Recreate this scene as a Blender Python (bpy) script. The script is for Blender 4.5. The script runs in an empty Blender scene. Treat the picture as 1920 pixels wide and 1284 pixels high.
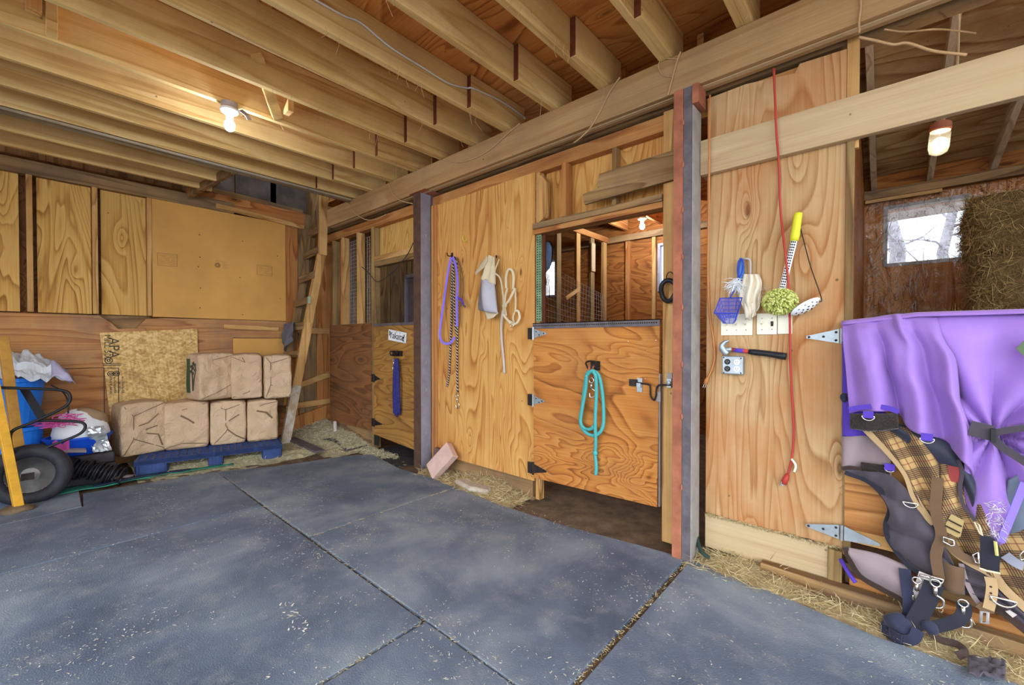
import bpy, bmesh, math, random
import numpy as np
from mathutils import Vector, Matrix, noise as mnoise
random.seed(7)
S = bpy.context.scene
COL = S.collection
# ------------------------------------------------------------------ camera, world, exposure
CAM_F, CAM_CX, CAM_CY = 795.0, 960.0, 648.0
YAW, PITCH, CAM_H = math.radians(41.5), math.radians(-0.7), 1.27
cam_d = bpy.data.cameras.new('camera')
cam_d.sensor_fit = 'HORIZONTAL'; cam_d.sensor_width = 36.0
cam_d.lens = 36.0 * CAM_F / 1920.0
cam_d.shift_y = (CAM_CY - 642.0) / 1920.0
cam_d.clip_start = 0.05
cam = bpy.data.objects.new('camera', cam_d); COL.objects.link(cam)
cam.location = (0, 0, CAM_H)
cam.rotation_euler = (math.radians(90) + PITCH, 0, YAW)
S.camera = cam
wd = bpy.data.worlds.new('daylight'); S.world = wd; wd.use_nodes = True
wd.node_tree.nodes['Background'].inputs['Color'].default_value = (0.84, 0.92, 1.0, 1)
wd.node_tree.nodes['Background'].inputs['Strength'].default_value = 1.22
S.view_settings.view_transform = 'Standard'; S.view_settings.look = 'None'
S.view_settings.gamma = 1.0; S.view_settings.exposure = 2.02
try: S.view_settings.use_curve_mapping = False
except Exception: pass

# ------------------------------------------------------------------ geometry of the view, used to measure the room's planes
_cy, _sy, _cp, _sp = math.cos(YAW), math.sin(YAW), math.cos(PITCH), math.sin(PITCH)
_FW = Vector((-_sy*_cp, _cy*_cp, _sp)); _RT = Vector((_cy, _sy, 0)); _UP = _RT.cross(_FW)
def at(x, y, ax, v):
    """point of the plane axis=v that stands behind the photo's pixel x, y"""
    d = _FW + _RT*((x-CAM_CX)/CAM_F) - _UP*((y-CAM_CY)/CAM_F)
    o = Vector((0, 0, CAM_H)); t = (v-o[ax])/d[ax]
    return o + d*t
def atY(x, y, v): return at(x, y, 1, v)
def atX(x, y, v): return at(x, y, 0, v)
def atZ(x, y, v=0.0): return at(x, y, 2, v)

# ------------------------------------------------------------------ mesh helpers
class MB:
    def __init__(s): s.v = []; s.f = []; s.mi = []; s.m = 0
    def add(s, vs, fs):
        b = len(s.v); s.v += [tuple(p) for p in vs]
        for f in fs: s.f.append(tuple(b+i for i in f)); s.mi.append(s.m)
    def box(s, x0, x1, y0, y1, z0, z1):
        s.add([(x0,y0,z0),(x1,y0,z0),(x1,y1,z0),(x0,y1,z0),(x0,y0,z1),(x1,y0,z1),(x1,y1,z1),(x0,y1,z1)],
              [(0,3,2,1),(4,5,6,7),(0,1,5,4),(1,2,6,5),(2,3,7,6),(3,0,4,7)]); return s
    def bar(s, p, q, w, h, up=(0,0,1), w2=None, h2=None):
        """rectangular bar from p to q, w across, h along up"""
        p, q = Vector(p), Vector(q); d = (q-p).normalized(); u = Vector(up)
        sd = d.cross(u)
        if sd.length < 1e-4: sd = d.cross(Vector((1, 0.01, 0)))
        sd.normalize(); u = sd.cross(d).normalized()
        vs = []
        for c, ww, hh in ((p, w, h), (q, w2 or w, h2 or h)):
            for a, b in ((-1,-1),(1,-1),(1,1),(-1,1)): vs.append(c + sd*a*ww/2 + u*b*hh/2)
        s.add(vs, [(0,1,2,3),(7,6,5,4),(0,4,5,1),(1,5,6,2),(2,6,7,3),(3,7,4,0)]); return s
    def tube(s, pts, r, n=8, closed=False, cap=True):
        pts = [Vector(p) for p in pts]; k = len(pts)
        rr = r if isinstance(r, (list, tuple)) else [r]*k
        prev = None; rings = []
        for i in range(k):
            a = pts[i-1] if (i > 0 or closed) else pts[i]; b = pts[(i+1) % k] if (i < k-1 or closed) else pts[i]
            d = (b-a)
            if d.length < 1e-9: d = Vector((0,0,1))
            d.normalize()
            if prev is None:
                u = d.cross(Vector((0,0,1)))
                if u.length < .05: u = d.cross(Vector((1,0,0)))
            else: u = prev - d*prev.dot(d)
            u.normalize(); prev = u; w = d.cross(u)
            rings.append([pts[i] + (u*math.cos(t)+w*math.sin(t))*rr[i] for t in [2*math.pi*j/n for j in range(n)]])
        vs = [p for g in rings for p in g]; fs = []
        for i in range(k if closed else k-1):
            for j in range(n):
                a = i*n+j; b = i*n+(j+1) % n; c = ((i+1) % k)*n+(j+1) % n; e = ((i+1) % k)*n+j
                fs.append((a, b, c, e))
        if cap and not closed: fs += [tuple(range(n-1, -1, -1)), tuple((k-1)*n+j for j in range(n))]
        s.add(vs, fs); return s
    def ribbon(s, pts, w, t, up):
        """flat strap along pts; up = the strap's face normal (one vector or one per point)"""
        pts = [Vector(p) for p in pts]; k = len(pts); vs = []; fs = []
        for i in range(k):
            d = (pts[min(i+1, k-1)] - pts[max(i-1, 0)]).normalized()
            n = Vector(up[i] if isinstance(up, list) else up); sd = d.cross(n).normalized(); n = sd.cross(d).normalized()
            ww = w[i] if isinstance(w, (list, tuple)) else w
            for a, b in ((-1,-1),(1,-1),(1,1),(-1,1)): vs.append(pts[i] + sd*a*ww/2 + n*b*t/2)
        for i in range(k-1):
            for j in range(4): fs.append((i*4+j, i*4+(j+1)%4, i*4+4+(j+1)%4, i*4+4+j))
        fs += [(3,2,1,0), tuple((k-1)*4+j for j in range(4))]
        s.add(vs, fs); return s
    def lathe(s, prof, c, n=24, M=None):
        """profile [(r, h)] turned about the z axis through c (M: extra matrix about c)"""
        c = Vector(c); vs = []; fs = []
        for r, h in prof:
            for j in range(n):
                p = Vector((r*math.cos(2*math.pi*j/n), r*math.sin(2*math.pi*j/n), h))
                if M: p = M @ p
                vs.append(c+p)
        for i in range(len(prof)-1):
            for j in range(n): fs.append((i*n+j, i*n+(j+1)%n, (i+1)*n+(j+1)%n, (i+1)*n+j))
        if prof[0][0] > 1e-5: fs.append(tuple(range(n-1, -1, -1)))
        if prof[-1][0] > 1e-5: fs.append(tuple((len(prof)-1)*n+j for j in range(n)))
        s.add(vs, fs); return s
    def prism(s, pts, off):
        """polygon pts (3-d loop) extruded by the vector off"""
        off = Vector(off); n = len(pts); pts = [Vector(p) for p in pts]
        s.add(pts + [p+off for p in pts], [tuple(range(n-1,-1,-1)), tuple(range(n, 2*n))] + [(i, (i+1)%n, n+(i+1)%n, n+i) for i in range(n)]); return s
    def grid(s, fn, nu, nv):
        vs = [fn(i/nu, j/nv) for j in range(nv+1) for i in range(nu+1)]
        s.add(vs, [(j*(nu+1)+i, j*(nu+1)+i+1, (j+1)*(nu+1)+i+1, (j+1)*(nu+1)+i) for j in range(nv) for i in range(nu)]); return s
    def blade(s, p, d, L, w):
        p = Vector(p); d = Vector(d).normalized(); sd = d.cross(Vector((random.gauss(0,1), random.gauss(0,1), random.gauss(0,1))))
        if sd.length < 1e-4: return s
        sd = sd.normalized()*w/2; m = p + d*L*.5 + Vector((random.gauss(0,1), random.gauss(0,1), random.gauss(0,1)))*L*.08
        q = p + d*L
        s.add([p-sd, p+sd, m+sd, m-sd, q], [(0,1,2,3), (3,2,4)]); return s
    def ellipsoid(s, c, rx, ry, rz, n=16, m=10, M=None, fn=None):
        c = Vector(c); vs = []; fs = []
        for i in range(m+1):
            t = math.pi*i/m
            for j in range(n):
                a = 2*math.pi*j/n
                p = Vector((rx*math.sin(t)*math.cos(a), ry*math.sin(t)*math.sin(a), rz*math.cos(t)))
                if fn: p = fn(p)
                if M: p = M @ p
                vs.append(c+p)
        for i in range(m):
            for j in range(n): fs.append((i*n+j, (i+1)*n+j, (i+1)*n+(j+1)%n, i*n+(j+1)%n))
        s.add(vs, fs); return s
    def build(s, name, mat, parent=None, smooth=False, bevel=0, sub=0, solid=0, seg=2):
        me = bpy.data.meshes.new(name); me.from_pydata(s.v, [], s.f)
        mats = mat if isinstance(mat, list) else [mat]
        for m in mats: me.materials.append(m)
        if len(mats) > 1: me.polygons.foreach_set('material_index', s.mi)
        bm = bmesh.new(); bm.from_mesh(me)
        bmesh.ops.remove_doubles(bm, verts=bm.verts, dist=1e-6)
        if not s.__dict__.get('open'): bmesh.ops.recalc_face_normals(bm, faces=bm.faces)
        bm.to_mesh(me); bm.free()
        if smooth: me.polygons.foreach_set('use_smooth', [True]*len(me.polygons))
        o = bpy.data.objects.new(name, me); COL.objects.link(o)
        if solid:
            k = o.modifiers.new('thickness', 'SOLIDIFY'); k.thickness = solid; k.offset = 0
        if bevel:
            k = o.modifiers.new('edge', 'BEVEL'); k.width = bevel; k.segments = seg; k.limit_method = 'ANGLE'; k.angle_limit = math.radians(40)
        if sub:
            k = o.modifiers.new('smooth', 'SUBSURF'); k.levels = sub; k.render_levels = sub
        if parent is not None: attach(o, parent)
        return o
def attach(o, parent):
    o.parent = parent; o.matrix_parent_inverse = pm(parent).inverted()
def pm(o):
    m = Matrix.LocRotScale(o.location, o.rotation_euler, o.scale)
    return (pm(o.parent) @ o.matrix_parent_inverse @ m) if o.parent else m
def tag(o, label=None, cat=None, group=None, kind=None):
    if label: o['label'] = label
    if cat: o['category'] = cat
    if group: o['group'] = group
    if kind: o['kind'] = kind
    return o
def thing(name, label, cat, loc=(0,0,0), group=None):
    o = bpy.data.objects.new(name, None); COL.objects.link(o); o.location = loc; o.empty_display_size = .1
    return tag(o, label, cat, group)
def struct(o): return tag(o, kind='structure')
def copy_tree(o, parent=None):
    c = o.copy(); COL.objects.link(c)
    if parent is not None: c.parent = parent
    for ch in [x for x in bpy.data.objects if x.parent == o]: copy_tree(ch, c)
    return c
def rnd(a, b): return random.uniform(a, b)
def lerp(a, b, t): return a + (b-a)*t
def poly_at(pts, t):
    """point at parameter t (0..1, by length) of a polyline"""
    pts = [Vector(p) for p in pts]; L = [0]
    for a, b in zip(pts, pts[1:]): L.append(L[-1] + (b-a).length)
    d = t*L[-1]
    for i in range(len(pts)-1):
        if d <= L[i+1] or i == len(pts)-2:
            s = (d-L[i])/max(L[i+1]-L[i], 1e-9); return pts[i].lerp(pts[i+1], s)
def smooth_path(pts, n=8):
    """Catmull-Rom through pts"""
    P = [Vector(p) for p in pts]; P = [P[0]*2-P[1]] + P + [P[-1]*2-P[-2]]; out = []
    for i in range(1, len(P)-2):
        a, b, c, d = P[i-1:i+3]
        for k in range(n):
            t = k/n
            out.append(0.5*((2*b) + (c-a)*t + (2*a-5*b+4*c-d)*t*t + (3*b-a-3*c+d)*t**3))
    out.append(P[-2]); return out
def text(name, body, mat, Mx, size, parent, ext=.0006, align='CENTER'):
    cu = bpy.data.curves.new(name, 'FONT'); cu.body = body; cu.size = size; cu.extrude = ext; cu.align_x = align; cu.align_y = 'CENTER'
    tmp = bpy.data.objects.new(name+'_curve', cu); COL.objects.link(tmp)
    bpy.context.view_layer.update()
    me = bpy.data.meshes.new_from_object(tmp.evaluated_get(bpy.context.evaluated_depsgraph_get()))
    bpy.data.objects.remove(tmp); me.transform(Mx); me.materials.clear(); me.materials.append(mat)
    o = bpy.data.objects.new(name, me); COL.objects.link(o); attach(o, parent); return o

# ------------------------------------------------------------------ materials
def C(r, g, b):
    f = lambda c: c/12.92 if c <= .04045 else ((c+.055)/1.055)**2.4
    return (f(r/255), f(g/255), f(b/255), 1)
class NT:
    def __init__(s, name):
        s.mat = bpy.data.materials.new(name); s.mat.use_nodes = True; s.t = s.mat.node_tree
        s.b = s.t.nodes['Principled BSDF']; s.b.inputs['Roughness'].default_value = .75
        s.b.inputs['Specular IOR Level'].default_value = .3
    def n(s, typ, **k):
        nd = s.t.nodes.new('ShaderNode'+typ)
        for a, v in k.items():
            if a.startswith('i_'):
                key = a[2:]; key = int(key) if key.isdigit() else key.replace('_', ' ')
                s.put(nd.inputs[key], v)
            else: setattr(nd, a, v)
        return nd
    def put(s, sock, v):
        if isinstance(v, bpy.types.NodeSocket): s.t.links.new(v, sock)
        elif isinstance(v, bpy.types.Node): s.t.links.new(v.outputs[0], sock)
        else: sock.default_value = v
    def m(s, op, a, b=0.0, c=None):
        nd = s.n('Math', operation=op); s.put(nd.inputs[0], a); s.put(nd.inputs[1], b)
        if c is not None: s.put(nd.inputs[2], c)
        return nd.outputs[0]
    def mix(s, f, a, b, mode='MIX'):
        nd = s.n('Mix', data_type='RGBA', blend_type=mode); s.put(nd.inputs[0], f); s.put(nd.inputs[6], a); s.put(nd.inputs[7], b)
        return nd.outputs[2]
    def ramp(s, f, stops):
        nd = s.n('ValToRGB'); s.put(nd.inputs[0], f); e = nd.color_ramp.elements
        while len(e) < len(stops): e.new(.5)
        for x, (p, c) in zip(e, stops):
            x.position = p; x.color = c if isinstance(c, tuple) else (c, c, c, 1)
        return nd.outputs[0]
    def co(s, scale=(1,1,1), rand=True, rot=(0,0,0)):
        tc = s.n('TexCoord').outputs['Object']
        if rand:
            r = s.n('ObjectInfo').outputs['Random']; v = s.n('VectorMath', operation='SCALE'); s.put(v.inputs[0], (7.3, 5.1, 9.7)); s.put(v.inputs['Scale'], r)
            a = s.n('VectorMath', operation='ADD'); s.put(a.inputs[0], tc); s.put(a.inputs[1], v.outputs[0]); tc = a.outputs[0]
        mp = s.n('Mapping'); s.put(mp.inputs[0], tc); mp.inputs['Scale'].default_value = scale; mp.inputs['Rotation'].default_value = rot
        return mp.outputs[0]
    def noise(s, vec, scale=1, detail=3, rough=.5, dist=0):
        nd = s.n('TexNoise'); s.put(nd.inputs['Vector'], vec); nd.inputs['Scale'].default_value = scale
        nd.inputs['Detail'].default_value = detail; nd.inputs['Roughness'].default_value = rough; nd.inputs['Distortion'].default_value = dist
        return nd.outputs[0]
    def col(s, c): s.put(s.b.inputs['Base Color'], c)
    def bump(s, h, strength=.3, dist=.01):
        nd = s.n('Bump'); s.put(nd.inputs['Height'], h); nd.inputs['Strength'].default_value = strength; nd.inputs['Distance'].default_value = dist
        s.put(s.b.inputs['Normal'], nd.outputs[0])
    def set(s, **k):
        for a, v in k.items(): s.b.inputs[a.replace('_', ' ')].default_value = v
        return s
def plain(name, c, rough=.6, metal=0, var=.15, scale=8, bump=0, spec=.3):
    t = NT(name); k = t.noise(t.co((scale,)*3), 1, 4, .6)
    d = tuple(x*(1-var) for x in c[:3])+(1,); l = tuple(min(1, x*(1+var)) for x in c[:3])+(1,)
    t.col(t.ramp(k, [(.3, d), (.7, l)])); t.set(Roughness=rough, Metallic=metal, Specular_IOR_Level=spec)
    if bump: t.bump(t.noise(t.co((scale*6,)*3), 1, 3), bump, .004)
    return t.mat
def axscale(ax, along, across):
    return tuple(along if 'xyz'[i] == ax else across for i in range(3))
def wood(name, ax, light, mid, dark, rings=9, across=7.0, along=.55, knots=.5, dirt=None, dirt_amt=.35, fine=.25, dist=.6, rough=.8, contrast=1.0, kscale=1.15):
    """sawn board or plywood: contour rings of a stretched noise, fine fibres, knots, wear"""
    t = NT(name)
    v = t.co(axscale(ax, along, across)); base = t.noise(v, .55, 2.5, .45, dist)
    # knots pull the rings about them
    kv = t.co(axscale(ax, 1.0, 3.0)); vo = t.n('TexVoronoi'); t.put(vo.inputs['Vector'], kv); vo.inputs['Scale'].default_value = kscale
    kd = vo.outputs['Distance']; sel = t.m('GREATER_THAN', t.n('SeparateColor', i_0=vo.outputs['Color']).outputs[0], 1-knots)
    pull = t.m('MULTIPLY', t.m('POWER', t.m('MAXIMUM', t.m('SUBTRACT', 1.0, t.m('MULTIPLY', kd, 2.6)), 0.0), 2.0), sel)
    f = t.m('ADD', base, t.m('MULTIPLY', pull, .22))
    r = t.m('FRACT', t.m('MULTIPLY', f, float(rings)))
    r = t.ramp(r, [(0, .08), (.6, .42), (.88, 1.0), (1.0, .08)])
    brk = t.noise(t.co(axscale(ax, 1.3, 4.5)), 1, 3, .6)
    r = t.m('MULTIPLY', r, t.m('ADD', .25, t.m('MULTIPLY', brk, 1.45)))
    fib = t.noise(t.co(axscale(ax, 2.2, 95)), 1, 2, .6)
    patch = t.noise(t.co(axscale(ax, .5, 2.2)), 1, 3, .55)
    k = t.m('ADD', t.m('MULTIPLY', r, .55*contrast), t.m('ADD', t.m('MULTIPLY', t.m('SUBTRACT', fib, .5), fine*2.2), t.m('MULTIPLY', patch, .5)))
    c = t.ramp(k, [(.12, light), (.5, mid), (.95, dark)])
    kn = t.m('MULTIPLY', t.ramp(kd, [(.035, 1.0), (.085, 0.0)]), sel)
    c = t.mix(t.m('MULTIPLY', kn, .85), c, tuple(x*.22 for x in dark[:3])+(1,))
    if dirt:
        dn = t.noise(t.co((1.7, 1.7, 1.7)), 1, 5, .65)
        c = t.mix(t.m('MULTIPLY', t.ramp(dn, [(.42, 0.0), (.68, 1.0)]), dirt_amt), c, dirt)
    nl = t.n('TexVoronoi'); t.put(nl.inputs['Vector'], t.co((5.5, 5.5, 5.5))); nl.inputs['Scale'].default_value = 1
    c = t.mix(t.m('MULTIPLY', t.ramp(nl.outputs['Distance'], [(.03, 1.0), (.045, 0.0)]), .6), c, (.02, .015, .01, 1))
    t.col(c); t.bump(t.m('ADD', t.m('MULTIPLY', fib, .6), t.m('MULTIPLY', r, .25)), .35, .004); t.set(Roughness=rough, Specular_IOR_Level=.2)
    return t.mat
M = {}
for ax in 'xyz':
    M['stud_'+ax] = wood('stud_pine_'+ax, ax, C(224,182,122), C(202,152,90), C(140,94,48), rings=7, dirt=C(110,86,60), dirt_amt=.4)
    M['old_'+ax] = wood('old_board_'+ax, ax, C(176,142,98), C(146,112,72), C(98,68,42), rings=8, dirt=C(92,84,74), dirt_amt=.6)
    M['dim_'+ax] = wood('dusty_stud_'+ax, ax, C(182,154,104), C(158,124,78), C(112,78,44), rings=6, dirt=C(88,74,52), dirt_amt=.6)
    M['warm_'+ax] = wood('warm_fir_'+ax, ax, C(206,152,92), C(182,118,62), C(136,76,38), rings=9, dirt=C(120,84,58), dirt_amt=.35)
M['joist'] = wood('joist_pine', 'y', C(238,208,148), C(218,180,114), C(168,116,60), rings=8, across=6, along=.35, knots=.4, dirt=C(150,112,66), dirt_amt=.35, fine=.2, contrast=.75)
M['joist_grey'] = wood('joist_weathered', 'y', C(190,180,160), C(160,142,112), C(110,92,68), rings=6, along=.35, dirt=C(96,92,90), dirt_amt=.7)
M['deck'] = wood('deck_plywood', 'x', C(224,160,88), C(204,128,62), C(140,72,30), rings=18, across=3.2, along=.8, knots=.55, dirt=C(150,110,54), dirt_amt=.4)
M['beam'] = wood('beam_timber', 'x', C(190,156,112), C(168,130,86), C(130,94,58), rings=7, across=6, along=.3, knots=.25, dirt=C(142,118,86), dirt_amt=.6, contrast=.5)
M['dusty'] = wood('dusty_board', 'x', C(206,182,144), C(188,160,122), C(152,120,84), rings=4, across=5, along=.4, knots=.15, dirt=C(190,168,130), dirt_amt=.7, contrast=.5)
M['ply_z'] = wood('plywood_vertical', 'z', C(224,178,108), C(206,150,80), C(154,88,38), rings=21, across=4.8, along=.55, knots=.6, kscale=1.9, dirt=C(186,116,58), dirt_amt=.4, dist=.9, contrast=.95)
M['ply_pale'] = wood('plywood_pale', 'z', C(206,172,128), C(186,148,102), C(148,100,58), rings=22, across=4.4, along=.55, knots=.5, kscale=1.5, dirt=C(180,98,42), dirt_amt=.6, dist=.9, contrast=1.0)
M['ply_left'] = wood('plywood_swirl', 'z', C(230,190,116), C(208,160,84), C(142,94,40), rings=19, across=3.6, along=.7, knots=.6, kscale=1.6, dirt=C(190,146,84), dirt_amt=.3, dist=1.1, contrast=1.0)
M['ply_door'] = wood('plywood_door', 'x', C(214,152,80), C(190,118,54), C(122,66,26), rings=25, across=3.4, along=.95, knots=.35, dirt=C(150,106,66), dirt_amt=.45, dist=1.2)
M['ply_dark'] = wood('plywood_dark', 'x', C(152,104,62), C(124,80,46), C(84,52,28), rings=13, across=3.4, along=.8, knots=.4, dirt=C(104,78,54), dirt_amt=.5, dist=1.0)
M['ply_rear'] = wood('plywood_rear', 'x', C(190,128,66), C(158,94,42), C(100,54,24), rings=14, across=3.2, along=.9, knots=.35, dirt=C(112,76,44), dirt_amt=.4, dist=1.2)
M['hardboard'] = plain('hardboard', C(216,162,86), .7, var=.12, scale=1.5)
M['fir_y'] = wood('fir_plank', 'y', C(208,160,104), C(186,128,76), C(138,84,46), rings=16, across=6, along=.4, knots=.35, dirt=C(118,98,92), dirt_amt=.6)
M['black'] = plain('black_gap', (.02,.018,.016,1), .9)
M['dark_iron'] = plain('dark_iron', C(58,50,48), .55, .6, .4, 30)
M['galv'] = plain('galvanised', C(168,176,180), .45, .7, .2, 14)
M['rust'] = plain('rusty_steel', C(166,102,76), .8, .05, .28, 9, .3)
M['gunmetal'] = plain('grey_steel', C(104,96,100), .6, .15, .3, 12, .25)
M['greysteel'] = plain('pale_grey_steel', C(160,154,150), .6, .1, .2, 9, .2)
M['bluesteel'] = plain('blue_grey_steel', C(152,152,166), .55, .3, .15, 10, .2)
M['brownsteel'] = plain('brown_steel', C(92,68,54), .75, .2, .3, 10, .2)
M['chrome'] = plain('nickel', C(222,216,206), .25, .95, .08, 20)
M['white'] = plain('white_enamel', C(236,238,240), .4, 0, .04)
M['ivory'] = plain('ivory_plastic', C(240,234,212), .4, 0, .03)
M['black_plastic'] = plain('black_plastic', C(34,34,38), .45, 0, .2)
def emit(name, c, s):
    t = NT(name); t.set(Emission_Color=c, Emission_Strength=s); t.col(c); return t.mat
def rubber():
    t = NT('rubber_mat'); v = t.co((1,1,1))
    big = t.noise(v, 1.6, 5, .6, .4); mid = t.noise(v, 7, 5, .7); fl = t.noise(v, 95, 2, .6)
    c = t.ramp(big, [(.3, C(78,90,108)), (.5, C(102,114,132)), (.74, C(146,156,164))])
    c = t.mix(t.m('MULTIPLY', t.ramp(mid, [(.5, 0.0), (.75, 1.0)]), .45), c, C(156,160,158))
    c = t.mix(t.m('MULTIPLY', t.ramp(fl, [(.66, 0.0), (.72, 1.0)]), t.ramp(mid, [(.4, 0.1), (.65, .8)])), c, C(206,204,184))
    t.col(c); t.bump(t.noise(v, 160, 2, .6), .55, .006); t.set(Roughness=.62, Specular_IOR_Level=.45)
    return t.mat
M['rubber'] = rubber()
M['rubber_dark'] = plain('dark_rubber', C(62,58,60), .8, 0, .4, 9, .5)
M['dirt'] = plain('barn_dirt', C(112,92,70), .95, 0, .4, 9, .6)
M['gravel'] = plain('gravel_yard', C(150,146,140), .95, 0, .3, 4, .4)
def strawmat(name, a, b, c):
    t = NT(name); g = t.n('NewGeometry'); r = g.outputs['Random Per Island']
    t.col(t.ramp(r, [(0, a), (.5, b), (1, c)])); t.set(Roughness=.9, Specular_IOR_Level=.15); return t.mat
M['straw'] = strawmat('straw', C(150,128,88), C(196,174,126), C(222,206,164))
M['shavings'] = strawmat('shavings', C(160,150,118), C(204,194,160), C(232,226,204))
M['hay'] = strawmat('hay', C(96,76,44), C(148,120,74), C(190,164,112))
M['hay_core'] = plain('hay_core', C(104,82,50), .95, 0, .45, 18, .8)
M['fleck'] = strawmat('flecks', C(190,186,168), C(220,216,200), C(240,238,228))
def cloth(name, c, var=.1, weave=260, rough=.85, sheen=.15, bump=.12):
    t = NT(name); k = t.noise(t.co((3,3,3)), 1, 4, .6)
    d = tuple(x*(1-var) for x in c[:3])+(1,); l = tuple(min(1, x*(1+var)) for x in c[:3])+(1,)
    t.col(t.ramp(k, [(.3, d), (.7, l)])); t.set(Roughness=rough, Specular_IOR_Level=.25, Sheen_Weight=sheen)
    t.bump(t.noise(t.co((weave,)*3), 1, 1), bump, .002); return t.mat
M['purple'] = cloth('purple_nylon', C(154,116,194), .10, rough=.6)
M['violet'] = cloth('violet_trim', C(88,62,176), .1)
M['taupe'] = cloth('taupe_canvas', C(150,132,134), .12)
M['palegrey'] = cloth('pale_grey_canvas', C(196,184,178), .1)
M['char'] = cloth('charcoal_canvas', C(74,66,74), .25)
M['blackweb'] = cloth('black_webbing', C(40,40,50), .2)
M['navyweb'] = cloth('navy_webbing', C(46,48,68), .3)
M['brownweb'] = cloth('brown_webbing', C(108,82,60), .2)
M['tan'] = cloth('tan_binding', C(186,154,112), .12)
M['darkbind'] = cloth('dark_binding', C(62,46,40), .2)
M['fleece'] = cloth('dark_fleece', C(56,46,42), .4, 60, .95, .3, .8)
M['redtag'] = cloth('red_lining', C(140,58,56), .15)
M['green'] = cloth('olive_patch', C(96,112,84), .15)
def plaid():
    t = NT('plaid_wool'); tc = t.n('SeparateXYZ', i_0=t.co((1,1,1), rand=False, rot=(0, math.radians(24), 0)))
    def stripes(sock, f, ph, w):
        return t.m('LESS_THAN', t.m('ABSOLUTE', t.m('SUBTRACT', t.m('FRACT', t.m('ADD', t.m('MULTIPLY', sock, f), ph)), .5)), w)
    X, Z = tc.outputs[0], tc.outputs[2]; c = C(190,154,100)
    for sx in (X, Z):
        c = t.mix(t.m('MULTIPLY', stripes(sx, 11.0, 0, .2), .5), c, C(120,88,62))
        c = t.mix(t.m('MULTIPLY', t.m('MULTIPLY', stripes(sx, 130.0, .3, .26), stripes(sx, 11.0, 0, .27)), .75), c, C(44,32,32))
        c = t.mix(t.m('MULTIPLY', stripes(sx, 11.0, .5, .025), .6), c, C(120,50,44))
    t.col(c); t.set(Roughness=.95, Sheen_Weight=.2); t.bump(t.noise(t.co((240,)*3), 1, 2), .2, .002); return t.mat
M['plaid'] = plaid()
# ------------------------------------------------------------------ setting: ground, floor, walls, roof
LX, BY, RY = -5.9, 2.64, 6.1          # wall of the feed stack, face of the stall fronts, rear wall
struct(MB().box(-30, 30, -30, 30, -.5, -.14).build('ground', M['gravel']))
struct(MB().box(-6.1, 2.4, -2.0, 6.3, -.14, -.022).build('floor', M['dirt']))
mb = MB()
mb.box(-6.09, -6.02, -1.95, 6.2, -.12, 2.98)
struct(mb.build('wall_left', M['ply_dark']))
struct(MB().box(-6.25, -6.19, -1.5, 6.2, 2.9, 4.6).build('wall_loft', M['old_z']))
struct(MB().box(-6.09, -3.9, -1.98, -1.9, -.12, 3.17).build('wall_light_blocker', M['ply_z']))  # unseen wall stub behind the camera, added to make the daylight directional
# rear wall of the stalls with three window openings
def wall_y(name, mat, y0, y1, x0, x1, z0, z1, holes):
    xs = sorted({x0, x1} | {h[0] for h in holes} | {h[1] for h in holes}); zs = sorted({z0, z1} | {h[2] for h in holes} | {h[3] for h in holes})
    mb = MB()
    for a, b in zip(xs, xs[1:]):
        for c, d in zip(zs, zs[1:]):
            cx, cz = (a+b)/2, (c+d)/2
            if not any(h[0] < cx < h[1] and h[2] < cz < h[3] for h in holes): mb.box(a, b, y0, y1, c, d)
    return struct(mb.build(name, mat))
WIN = [(-4.95, -4.30, 2.04, 2.70), (-2.53, -1.95, 1.99, 2.69), (-.04, .60, 2.06, 2.71)]
wall_y('wall_back', M['ply_rear'], RY, RY+.06, -6.06, 2.4, -.12, 4.4, WIN)
wall_y('wall_hay_room', M['warm_z'], RY-.012, RY-.002, -.20, 2.3, 0, 2.79, [WIN[2]])
struct(MB().box(-6.0, 2.0, RY-.10, RY-.003, 2.79, 2.88).build('trim_1', M['old_x']))
struct(MB().box(2.3, 2.38, 2.7, 6.2, -.1, 4.3).build('wall_right', M['warm_y']))
struct(MB().box(-.235, -.20, 2.69, RY-.003, 0, 4.0).build('wall_partition_hay', M['ply_rear']))
# ceiling deck over the aisle, open by the ladder, and the roofs
mb = MB()
mb.box(-4.75, 1.6, -1.95, 2.72, 3.17, 3.19); mb.box(-6.05, -4.75, -1.95, 1.30, 3.17, 3.19); mb.box(-5.95, -.2, 2.72, 6.1, 3.17, 3.19)
struct(mb.build('ceiling', M['deck']))
struct(MB().box(-6.3, -.3, -1.5, 6.3, 4.5, 4.56).build('roof_loft', M['old_x']))
struct(MB().box(-6.3, -.3, 3.4, 3.45, 3.2, 4.5).build('wall_loft_back', M['old_z']))
mb = MB()
mb.add([(-.3,2.45,4.14),(2.4,2.45,4.14),(2.4,6.3,2.985),(-.3,6.3,2.985),(-.3,2.45,4.17),(2.4,2.45,4.17),(2.4,6.3,3.015),(-.3,6.3,3.015)],
       [(0,3,2,1),(4,5,6,7),(0,1,5,4),(1,2,6,5),(2,3,7,6),(3,0,4,7)])
M['rafter'] = wood('rafter_pale', 'y', C(226,212,184), C(204,184,150), C(160,134,98), rings=6)
M['sheath'] = wood('roof_sheathing', 'x', C(218,196,152), C(194,158,108), C(136,94,54), rings=12, across=3.5, along=.7, knots=.3, dirt=C(136,92,54), dirt_amt=.6)
struct(mb.build('roof_hay_room', M['sheath']))
def rafter(x, x2, lab, mat='rafter'):
    o = MB().bar((x, RY-.01, 2.93+.01), (x2, 2.66, 4.01), .045, .13).build('rafter', M[mat]); tag(o, lab, 'rafter', 'rafters over the hay room')
rafter(-.12, -.12, 'pale dusty rafter at the edge of the tall plywood wall panel')
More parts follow.
